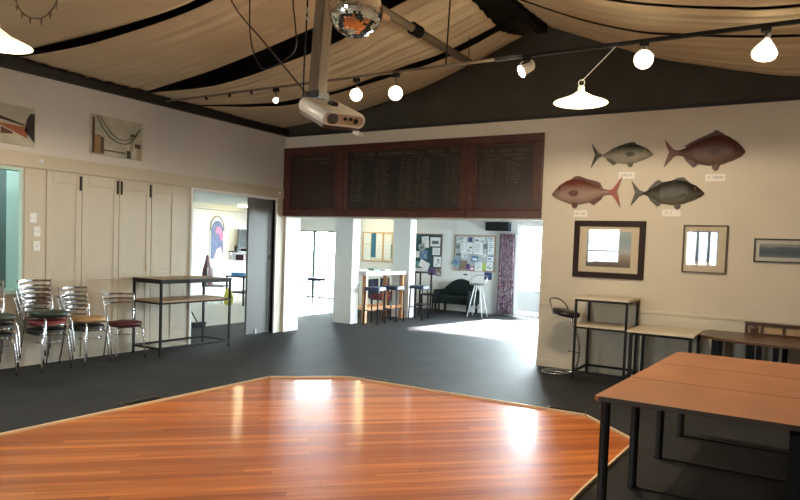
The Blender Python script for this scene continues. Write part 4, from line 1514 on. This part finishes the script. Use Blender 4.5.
# small black high table and low stool table by the noticeboard
t = thing('tall_table', 'narrow black high table behind the far column', 'table', (.10, 4.62, 0), 0, 'tall black framed tables')
MB().box(-.28, .22, -.28, .28, 1.0, 1.03).build('tabletop', M_BLACKMETAL, t)
for sx in (-.26, .20):
    for sy in (-.26, .26):
        MB().box(sx - .016, sx + .016, sy - .016, sy + .016, 0, 1.0).build('leg', M_BLACKMETAL, t)
MB().box(-.25, .19, -.25, .25, .66, .69).build('shelf', M_BLACKMETAL, t)
MB().box(-.25, .19, -.25, .25, .22, .25).build('foot_rail', M_BLACKMETAL, t)
t = thing('side_table', 'low black side table left of the black tub sofa', 'table', (-.10, 5.62, 0))
MB().box(-.22, .16, -.2, .2, .40, .44).build('tabletop', M_BLACKMETAL, t)
for sx in (-.20, .14):
    for sy in (-.17, .17):
        MB().box(sx - .016, sx + .016, sy - .016, sy + .016, 0, .40).build('leg', M_BLACKMETAL, t)

# tub sofa
M_SOFA = mat('black_green_leather', (.007, .013, .013), .6, noise=.2, spec=.15)
t = thing('tub_sofa', 'small black tub sofa with an arched back under the noticeboard', 'sofa', (.60, 5.66, 0), .05)
W = .98
MB().box(-W / 2 + .07, W / 2 - .07, -.30, .26, .24, .43).build('seat', M_SOFA, t, bevel=.03, bseg=3)
arch = [(-W / 2, .22)] + [(-W / 2 + W * k / 16, .55 + .30 * math.sin(PI * k / 16) ** .8) for k in range(17)] + [(W / 2, .22)]
b = MB().prism(arch, -.36, -.24, XZ)
b.build('backrest', M_SOFA, t, bevel=.03, bseg=3)
for s in (-1, 1):
    b = MB()
    x0, x1 = (W / 2 - .08, W / 2) if s > 0 else (-W / 2, -W / 2 + .08)
    b.box(x0, x1, -.34, .26, .22, .58)
    b.build('arm', M_SOFA, t, bevel=.025, bseg=3)
    for y in (-.28, .28):
        MB().box(s * (W / 2 - .05) - .025, s * (W / 2 - .05) + .025, y - .025, y + .025, 0, .24).build('leg', M_BLACKMETAL, t)

# white legged swivel stool
t = thing('bar_stool', 'white legged bar stool with a hoop back in front of the noticeboard', 'bar stool', (1.37, 5.30, 0), .1)
q = Matrix.Translation((0, 0, .75))
MB().lathe([(.10, 0), (.17, .01), (.18, .03), (.15, .05), (.001, .052)], 24, q).build('seat', mat('grey_seat', (.16, .17, .16), .5), t, smooth=True)
for k in range(4):
    a = PI / 4 + k * PI / 2
    MB().tube([(.09 * math.cos(a), .09 * math.sin(a), .75), (.27 * math.cos(a), .27 * math.sin(a), .0)], .013, 8).build('leg', M_WHITE, t, smooth=True)
MB().tube([(.20 * math.cos(a), .20 * math.sin(a), .22) for a in [2 * PI * k / 20 for k in range(20)]], .009, 6, closed=True).build('foot_ring', M_STEEL, t)
MB().tube(smoothpath([(.17, -.10, .78), (.20, 0.0, .88), (.16, .16, .97), (0, .22, 1.0), (-.16, .16, .97), (-.20, 0, .88), (-.17, -.10, .78)], 5), .012, 8).build('back_hoop', M_STEEL, t, smooth=True)

# noticeboards
def board(name, label, x0, x1, z0, z1, m, fm, fw=.03, group='noticeboards'):
    t = thing(name, label, 'noticeboard', (x0, AY1, z0), 0, group)
    w, h = x1 - x0, z1 - z0
    b_ = MB()
    for (a, c, e, f) in ((0, w, 0, fw), (0, w, h - fw, h), (0, fw, fw, h - fw), (w - fw, w, fw, h - fw)):
        b_.box(a, c, -.03, 0, e, f)
    b_.build('frame', fm, t)
    MB().box(fw, w - fw, -.018, 0, fw, h - fw).build('board', m, t)
    return t


M_BFRAME = mat('board_frame', (.34, .22, .15), .5)
board('noticeboard', 'large noticeboard crowded with papers right of the columns', .245, 1.41, 1.055, 1.985, mat('pale_pinboard', (.40, .44, .46), .8), M_BFRAME)
board('noticeboard', 'dark green noticeboard between the far column and the large one', -1.02, -.13, 1.06, 1.985, mat('dark_green_felt', (.015, .06, .07), .9), mat('dark_board_frame', (.12, .07, .06), .5))
bd = board('display_board', 'timber framed display board with a blue strip behind the bar table', -2.70, -1.66, 1.17, 2.0, mat('cream_felt', (.66, .66, .56), .8), mat('tan_frame', (.5, .33, .18), .5), .035)
MB().box(.30, .46, -.024, -.018, .12, .795).build('blue_strip', mat('teal_blue_cloth', (.02, .12, .20), .7), bd)
MB().box(.68, .73, -.03, -.018, .035, .795).build('divider', mat('tan_frame', (.5, .33, .18), .5), bd)
MB().box(.93, 1.0, -.024, -.018, .10, .50).build('green_strip', mat('green_cloth', (.10, .28, .24), .7), bd)

PC = {'white': (.74, .78, .80), 'pale': (.62, .68, .70), 'photo': (.10, .13, .13), 'purple': (.07, .04, .16), 'teal': (.10, .26, .28), 'blue': (.08, .16, .30), 'navy': (.02, .04, .14),
      'brown': (.20, .15, .11), 'pink': (.36, .16, .20), 'lime': (.38, .50, .10), 'grey': (.28, .33, .33), 'map': (.22, .34, .42)}


def paper(label, x, z, w, h, rot, col, layer, ink=None, group='papers on the noticeboards'):
    t = thing('notice', label, 'notice', (x, AY1 - .030 - .0035 * layer, z), 0, group, rot=(0, rot, 0))
    m = mat('paper_' + col, PC[col], .6, noise=.06, nscale=30)
    MB().box(-w / 2, w / 2, -.001, .001, -h / 2, h / 2).build('sheet', m, t)
    if ink:
        b_ = MB()
        r = random.Random(int(x * 1000) + layer)
        kind, ic = ink
        if kind == 'photo':
            b_.box(-w * .34, w * .34, -.0016, -.001, -h * .25, h * .12)
        elif kind == 'head':
            b_.box(-w * .42, w * .42, -.0016, -.001, h * .18, h * .40)
            b_.box(-w * .38, w * .1, -.0016, -.001, -h * .3, -h * .05)
        elif kind == 'lines':
            for k in range(5):
                zz = h * (.32 - .15 * k)
                b_.box(-w * .36, w * r.uniform(.0, .38), -.0016, -.001, zz, zz + h * .05)
        elif kind == 'spots':
            for k in range(5):
                a, c = r.uniform(-.4, .2), r.uniform(-.4, .25)
                b_.box(w * a, w * (a + r.uniform(.12, .25)), -.0016, -.001, h * c, h * (c + r.uniform(.1, .2)))
        b_.build('print', mat('ink_' + ic, PC[ic], .6), t)
    return t


def BX(cx):
    return .25 + (cx - 40) / 415 * 1.15


def BZ(cy):
    return 1.975 - (cy - 50) / 365 * .91


big = [(60, 65, 170, 132, 'pale', 0, ('spots', 'photo'), 'notice with dark snapshots at top left of the large noticeboard'),
       (187, 72, 222, 118, 'purple', 0, None, 'small purple card at top of the large noticeboard'),
       (246, 72, 300, 122, 'white', .1, ('photo', 'photo'), 'white sheet with a dark photo, top centre of the large noticeboard'),
       (303, 66, 352, 130, 'pale', -.2, ('spots', 'teal'), 'pale sheet with teal marks, top right of centre on the large noticeboard'),
       (375, 64, 446, 104, 'pale', 0, ('spots', 'purple'), 'pale slip with purple marks in the top right corner of the large noticeboard'),
       (52, 136, 100, 200, 'grey', 0, ('photo', 'photo'), 'grey sheet with a dark picture at the left edge of the large noticeboard'),
       (104, 134, 160, 232, 'white', 0, ('lines', 'grey'), 'white printed sheet left of centre on the large noticeboard'),
       (165, 128, 232, 238, 'white', .08, ('spots', 'photo'), 'white sheet with dark spots left of the blank large page'),
       (240, 124, 334, 240, 'white', 0, ('lines', 'grey'), 'largest white page in the middle of the large noticeboard'),
       (340, 135, 378, 186, 'photo', 0, None, 'small dark photo right of the largest white page'),
       (385, 108, 448, 236, 'white', 0, ('lines', 'blue'), 'tall white page at the right edge of the large noticeboard'),
       (382, 242, 448, 306, 'white', 0, ('head', 'blue'), 'white sheet with a blue heading at right of the large noticeboard'),
       (222, 262, 292, 322, 'blue', .1, ('photo', 'white'), 'blue picture sheet below the largest white page'),
       (118, 238, 182, 282, 'pale', 0, ('spots', 'photo'), 'pale slip with dark marks left of the blue picture sheet'),
       (62, 238, 108, 266, 'photo', 0, None, 'small dark slip above the tilted map'),
       (296, 232, 372, 262, 'white', .3, ('spots', 'photo'), 'tilted white strip with dark marks, right of the blue picture sheet'),
       (104, 312, 182, 402, 'brown', 0, None, 'brown sheet low on the left of the large noticeboard'),
       (172, 344, 208, 402, 'purple', 0, None, 'dark purple card low on the large noticeboard'),
       (207, 366, 256, 414, 'pink', 0, ('photo', 'white'), 'pink card at the bottom of the large noticeboard'),
       (262, 322, 336, 414, 'white', 0, ('lines', 'grey'), 'white page at the bottom centre of the large noticeboard'),
       (338, 330, 372, 402, 'lime', 0, None, 'lime green slip near the bottom right of the large noticeboard'),
       (376, 318, 438, 404, 'white', 0, ('spots', 'photo'), 'white sheet with black shapes in the bottom right corner of the large noticeboard')]
for k, (a, c, e, f, col, rot, ink, lab) in enumerate(big):
    paper(lab, (BX(a) + BX(e)) / 2, (BZ(c) + BZ(f)) / 2, BX(e) - BX(a), BZ(c) - BZ(f), rot, col, 1 + k % 3, ink)
paper('tilted blue map hanging over the left edge of the large noticeboard', BX(66), BZ(326), .21, .25, .55, 'map', 4, ('photo', 'blue'))
for (a, c, e, f, col, ink, lab) in ((355, 422, 430, 498, 'navy', ('spots', 'blue'), 'navy poster on the wall below the large noticeboard'), (130, 424, 192, 482, 'white', ('photo', 'photo'), 'white slip with a dark mark on the wall below the large noticeboard')):
    o = paper(lab, (BX(a) + BX(e)) / 2, (BZ(c) + BZ(f)) / 2, BX(e) - BX(a), BZ(c) - BZ(f), 0, col, 0, ink)
    o.location.y = AY1 - .0015


def GX(cx):
    return -1.0 + (cx - 35) / 310 * .87


def GZ(cy):
    return 1.975 - (cy - 45) / 355 * .86


small = [(130, 72, 205, 195, 'white', -.1, ('lines', 'grey'), 'white page at top centre of the dark green noticeboard'),
         (222, 78, 330, 176, 'white', 0, ('photo', 'photo'), 'white page with a dark picture at top right of the dark green noticeboard'),
         (98, 150, 165, 226, 'grey', -.45, ('photo', 'photo'), 'tilted grey leaflet at left of the dark green noticeboard'),
         (112, 222, 195, 322, 'blue', 0, ('spots', 'map'), 'blue leaflet in the middle of the dark green noticeboard'),
         (250, 190, 330, 270, 'white', 0, ('lines', 'grey'), 'square white page at right of the dark green noticeboard'),
         (266, 288, 346, 400, 'white', 0, ('spots', 'photo'), 'white page with dark dots at lower right of the dark green noticeboard'),
         (42, 235, 106, 306, 'white', 0, ('lines', 'grey'), 'white page at the left edge of the dark green noticeboard'),
         (42, 346, 106, 410, 'teal', 0, None, 'teal card at the lower left of the dark green noticeboard'),
         (110, 342, 220, 422, 'white', .4, ('lines', 'pale'), 'tilted white page near the bottom of the dark green noticeboard')]
for k, (a, c, e, f, col, rot, ink, lab) in enumerate(small):
    paper(lab, (GX(a) + GX(e)) / 2, (GZ(c) + GZ(f)) / 2, (GX(e) - GX(a)), GZ(c) - GZ(f), rot, col, 1 + k % 3, ink)
for (a, c, e, f, col, ink, lab) in ((200, 422, 288, 492, 'purple', None, 'purple pennant on the wall below the dark green noticeboard'), (292, 408, 345, 500, 'brown', ('spots', 'white'), 'brown photo sheet on the wall right of the purple pennant')):
    o = paper(lab, (GX(a) + GX(e)) / 2, (GZ(c) + GZ(f)) / 2, (GX(e) - GX(a)), GZ(c) - GZ(f), 0, col, 0, ink)
    o.location.y = AY1 - .0015
for (x, z, w, h, lab) in ((-2.53, 1.82, .22, .28, 'framed white sheet at upper left of the display board'), (-2.53, 1.42, .22, .42, 'tall white sheet at lower left of the display board'),
                          (-2.12, 1.6, .2, .66, 'tall cream sheet right of the blue strip on the display board'), (-1.84, 1.58, .22, .66, 'tall cream sheet on the right half of the display board')):
    paper(lab, x, z, w, h, 0, 'white', 1, ('lines', 'pale'))

# black wall box, curtain
t = thing('speaker_box', 'black rectangular speaker box on the wall above the large noticeboard', 'speaker', (1.49, AY1, 2.20))
MB().box(-.31, .31, -.20, 0, -.105, .115).build('cabinet', mat('blue_black_case', (.007, .010, .02), .5, spec=.2), t, bevel=.008)
MB().box(-.29, .29, -.208, -.20, -.085, .095).build('grille', M_BLACKMETAL, t)


def curtain_mat():
    m = bpy.data.materials.new('patterned_curtain')
    m.use_nodes = True
    nt = m.node_tree
    L = nt.links.new
    b_ = nt.nodes['Principled BSDF']
    b_.inputs['Roughness'].default_value = .85
    tc = nt.nodes.new('ShaderNodeTexCoord')
    mp = nt.nodes.new('ShaderNodeMapping')
    mp.inputs['Scale'].default_value = (6.5, 6.5, 3.2)
    L(tc.outputs['Object'], mp.inputs['Vector'])
    no = nt.nodes.new('ShaderNodeTexNoise')
    no.inputs['Scale'].default_value = 1.6
    no.inputs['Detail'].default_value = 3
    no.inputs['Distortion'].default_value = 2.5
    L(mp.outputs['Vector'], no.inputs['Vector'])
    cr = nt.nodes.new('ShaderNodeValToRGB')
    cr.color_ramp.interpolation = 'CONSTANT'
    e = cr.color_ramp.elements
    e[0].position, e[0].color = 0, (.035, .035, .075, 1)
    e[1].position, e[1].color = .62, (.14, .03, .045, 1)
    for p_, c_ in ((.40, (.13, .035, .055)), (.50, (.36, .33, .35)), (.56, (.07, .07, .16))):
        k_ = e.new(p_)
        k_.color = (*c_, 1)
    L(no.outputs['Fac'], cr.inputs['Fac'])
    L(cr.outputs['Color'], b_.inputs['Base Color'])
    return m


t = thing('curtain', 'patterned maroon and navy curtain beside the bright glass door', 'curtain', (1.76, AY1 - .10, 0))
b = MB()
vs, fs = [], []
NX, NZ = 48, 12
for j in range(NZ + 1):
    z = .04 + 1.98 * j / NZ
    for i in range(NX + 1):
        u = i / NX
        w = .40 + .04 * (1 - j / NZ)
        vs.append(((u - .5) * w, .035 * math.sin(u * 2 * PI * 6.5 + .3 * math.sin(j * .5)), z))
for j in range(NZ):
    for i in range(NX):
        a = j * (NX + 1) + i
        fs.append((a, a + 1, a + NX + 2, a + NX + 1))
o = b.add(vs, fs).build('cloth', curtain_mat(), t, smooth=True)
o.modifiers.new('thick', 'SOLIDIFY').thickness = .004
MB().tube([(-.25, 0, 2.035), (.50, 0, 2.035)], .010, 8).build('rod', M_STEEL, t)
for x in (-.23, .48):
    MB().box(x - .012, x + .012, .0, .10, 2.02, 2.05).build('rod_bracket', M_STEEL, t)

# ------------------------------------------------------------------ SIDE ROOM (seen through the left door)
WX = AX0
t = thing('arched_hanging', 'arched navy and pink wall hanging on the white side room wall', 'wall hanging', (WX, 3.80, 1.65))
archp = [(-.24, -.58)] + [(.24 * -math.cos(PI * k / 12), .22 + .40 * math.sin(PI * k / 12)) for k in range(13)] + [(.24, -.58)]
MB().prism(archp, .0, .02, YZ).build('panel', mat('white_panel', (.72, .74, .72), .6), t)
arch2 = [(-.21, -.56)] + [(.21 * -math.cos(PI * k / 12), .20 + .30 * math.sin(PI * k / 12)) for k in range(13)] + [(.21, -.56)]
MB().prism(arch2, .02, .032, YZ).build('navy_cloth', mat('dusty_navy', (.10, .13, .24), .8, noise=.2), t)
MB().prism([(-.06, .30), (.05, .34), (.19, .16), (.21, -.06), (.10, -.02), (.04, .12), (-.08, .18)], .032, .042, YZ).build('pink_cloth', mat('pink_cloth', (.50, .16, .30), .8, noise=.3), t)
MB().prism([(-.02, -.30), (.12, -.22), (.20, -.45), (.20, -.56), (-.12, -.56)], .032, .040, YZ).build('pale_cloth', mat('pale_pink_cloth', (.66, .56, .62), .8, noise=.2), t)
MB().tube([(.026, y, z) for y, z in archp[1:-1]], .02, 8).build('arch_trim', mat('grey_trim', (.26, .28, .30), .6), t)

t = thing('television_shelf', 'white wall shelf carrying the television in the side room', 'shelf', (WX, 4.75, 1.30))
MB().box(0, .36, -.50, .60, -.02, .02).build('board', mat('dark_shelf_edge', (.10, .10, .10), .5), t)
for y in (-.46, .56):
    MB().box(0, .04, y - .015, y + .015, -.22, -.02).build('bracket', M_STEEL, t)
t = thing('television', 'black television on the side room wall shelf', 'television', (WX + .16, 4.78, 1.32))
MB().box(-.02, .02, -.34, .36, .07, .62).build('cabinet', mat('tv_case', (.02, .02, .022), .35), t, bevel=.006)
MB().box(.02, .024, -.31, .33, .10, .59).build('screen', mat('tv_screen', (.03, .035, .04), .12), t)
MB().box(-.1, .1, -.12, .12, 0, .07).build('stand', M_BLACKMETAL, t)
t = thing('amplifier', 'dark red and black boxy unit on a bracket below the television', 'amplifier', (WX, 4.80, 1.06))
MB().box(0, .30, -.28, .36, 0, .16).build('case', mat('dark_red_case', (.07, .025, .03), .4), t, bevel=.006)
for y in (-.12, .1):
    MB().box(.30, .315, y - .04, y + .04, .04, .11).build('dial', mat('pale_dial', (.5, .45, .45), .4), t)
tag(MB().lathe([(.05, 0), (.05, .09), (.035, .13), (.02, .16)], 14, Matrix.Translation((WX + .2, 4.33, 1.32))).build('shelf_jar', M_BLACKMETAL, smooth='auto'),
    'small black jar left of the television on the shelf', 'jar')

t = thing('folding_chair', 'chair with a black jacket hung over it in the side room', 'chair', (-4.75, 2.75, 0), .5)
MB().box(-.22, .22, -.22, .22, .43, .47).build('seat', M_BLACKVINYL, t, bevel=.01)
MB().box(-.24, -.20, -.20, .20, .60, .90).build('backrest', M_BLACKVINYL, t, bevel=.01)
for sx in (-.2, .2):
    for sy in (-.2, .2):
        MB().tube([(sx, sy, 0), (sx * .95, sy * .95, .43 if sx > 0 else .9)], .013, 8).build('leg', M_STEEL, t)
vs = []
b = MB()
b.lathe([(.24, .42), (.25, .60), (.22, .85), (.13, 1.02), (.10, 1.10), (.06, 1.20), (.005, 1.24)], 16, Matrix.Translation((-.27, 0, 0)) @ Matrix.Diagonal((.38, 1, 1, 1)))
tag(b.build('jacket', mat('black_red_jacket', (.02, .018, .02), .8, col2=(.12, .03, .03), nscale=4), smooth='auto'), 'black hooded jacket draped over the side room chair', 'jacket')
bpy.data.objects['jacket'].location = (-4.75, 2.75, 0)
bpy.data.objects['jacket'].rotation_euler = (0, 0, .5)
t = thing('dining_table', 'black table with clutter on it in the side room', 'table', (-4.15, 3.15, 0), 0)
MB().box(-.30, .35, -.42, .42, .70, .73).build('tabletop', M_BLACKMETAL, t)
for sx in (-.27, .32):
    for sy in (-.39, .39):
        MB().box(sx - .018, sx + .018, sy - .018, sy + .018, 0, .70).build('leg', M_BLACKMETAL, t)
MB().box(-.27, .32, -.39, .39, .30, .33).build('shelf', M_BLACKMETAL, t)
tag(MB().lathe([(.001, 0), (.11, .01), (.14, .10), (.10, .20), (.04, .25), (.001, .26)], 16, Matrix.Translation((-4.2, 2.62, .0)) @ Matrix.Diagonal((1, .7, 1.7, 1))).build('bag', mat('yellow_bag', (.55, .52, .06), .7), smooth=True),
    'bright yellow bag standing beside the side room table', 'bag')
tag(MB().box(-4.32, -4.08, 2.80, 3.05, .73, .81).build('box', mat('blue_box', (.05, .20, .42), .5), bevel=.005), 'small blue box on the side room table', 'box')
tag(MB().lathe([(.001, 0), (.12, .0), (.15, .06), (.11, .13), (.001, .15)], 16, Matrix.Translation((-4.05, 3.35, .33))).build('ball_bag', mat('orange_cloth', (.60, .20, .04), .7), smooth=True),
    'orange bundle on the lower shelf of the side room table', 'bundle')

t = thing('push_broom', 'black broom leaning just inside the side room doorway', 'broom', (-1.45, -.62, 0), 0)
MB().tube([(0, 0, .06), (-.06, -.28, .55), (-.10, -.42, 1.0)], .013, 8).build('handle', M_BLACKMETAL, t, smooth=True)
MB().box(-.06, .06, -.14, .14, .04, .09).build('head', M_BLACKMETAL, t, bevel=.01)
MB().box(-.05, .05, -.13, .13, 0, .04).build('bristles', mat('dark_bristle', (.03, .03, .035), .9, bump=.4), t)

t = thing('ceiling_light', 'round white ceiling light seen through the side room doorway', 'ceiling light', (-5.1, 3.9, AZ))
MB().lathe([(.17, 0), (.17, -.03), (.15, -.035)], 24).build('rim', M_WHITE, t)
MB().lathe([(.15, -.03), (.12, -.06), (.001, -.075)], 24).build('diffuser', M_WARMLAMP, t, smooth=True)
t2 = copy_tree(t)
t2.location = (-2.1, 5.3, AZ)
tag(t2, 'round warm ceiling light of the annex, glinting in the dance floor', 'ceiling light')
# fluorescent tube in the bar room
t = thing('ceiling_light', 'bright tube light inside the bar behind the serving hatch', 'ceiling light', (-1.0, -5.2, AZ))
MB().box(-.08, .08, -.6, .6, -.05, 0).build('casing', M_WHITE, t)
MB().tube([(0, -.58, -.07), (0, .58, -.07)], .02, 10).build('tube', M_DAYLAMP, t, smooth=True)
add_lamp('tube_light', t, (0, 0, -.15), 30, .1, (.75, 1.0, .95))
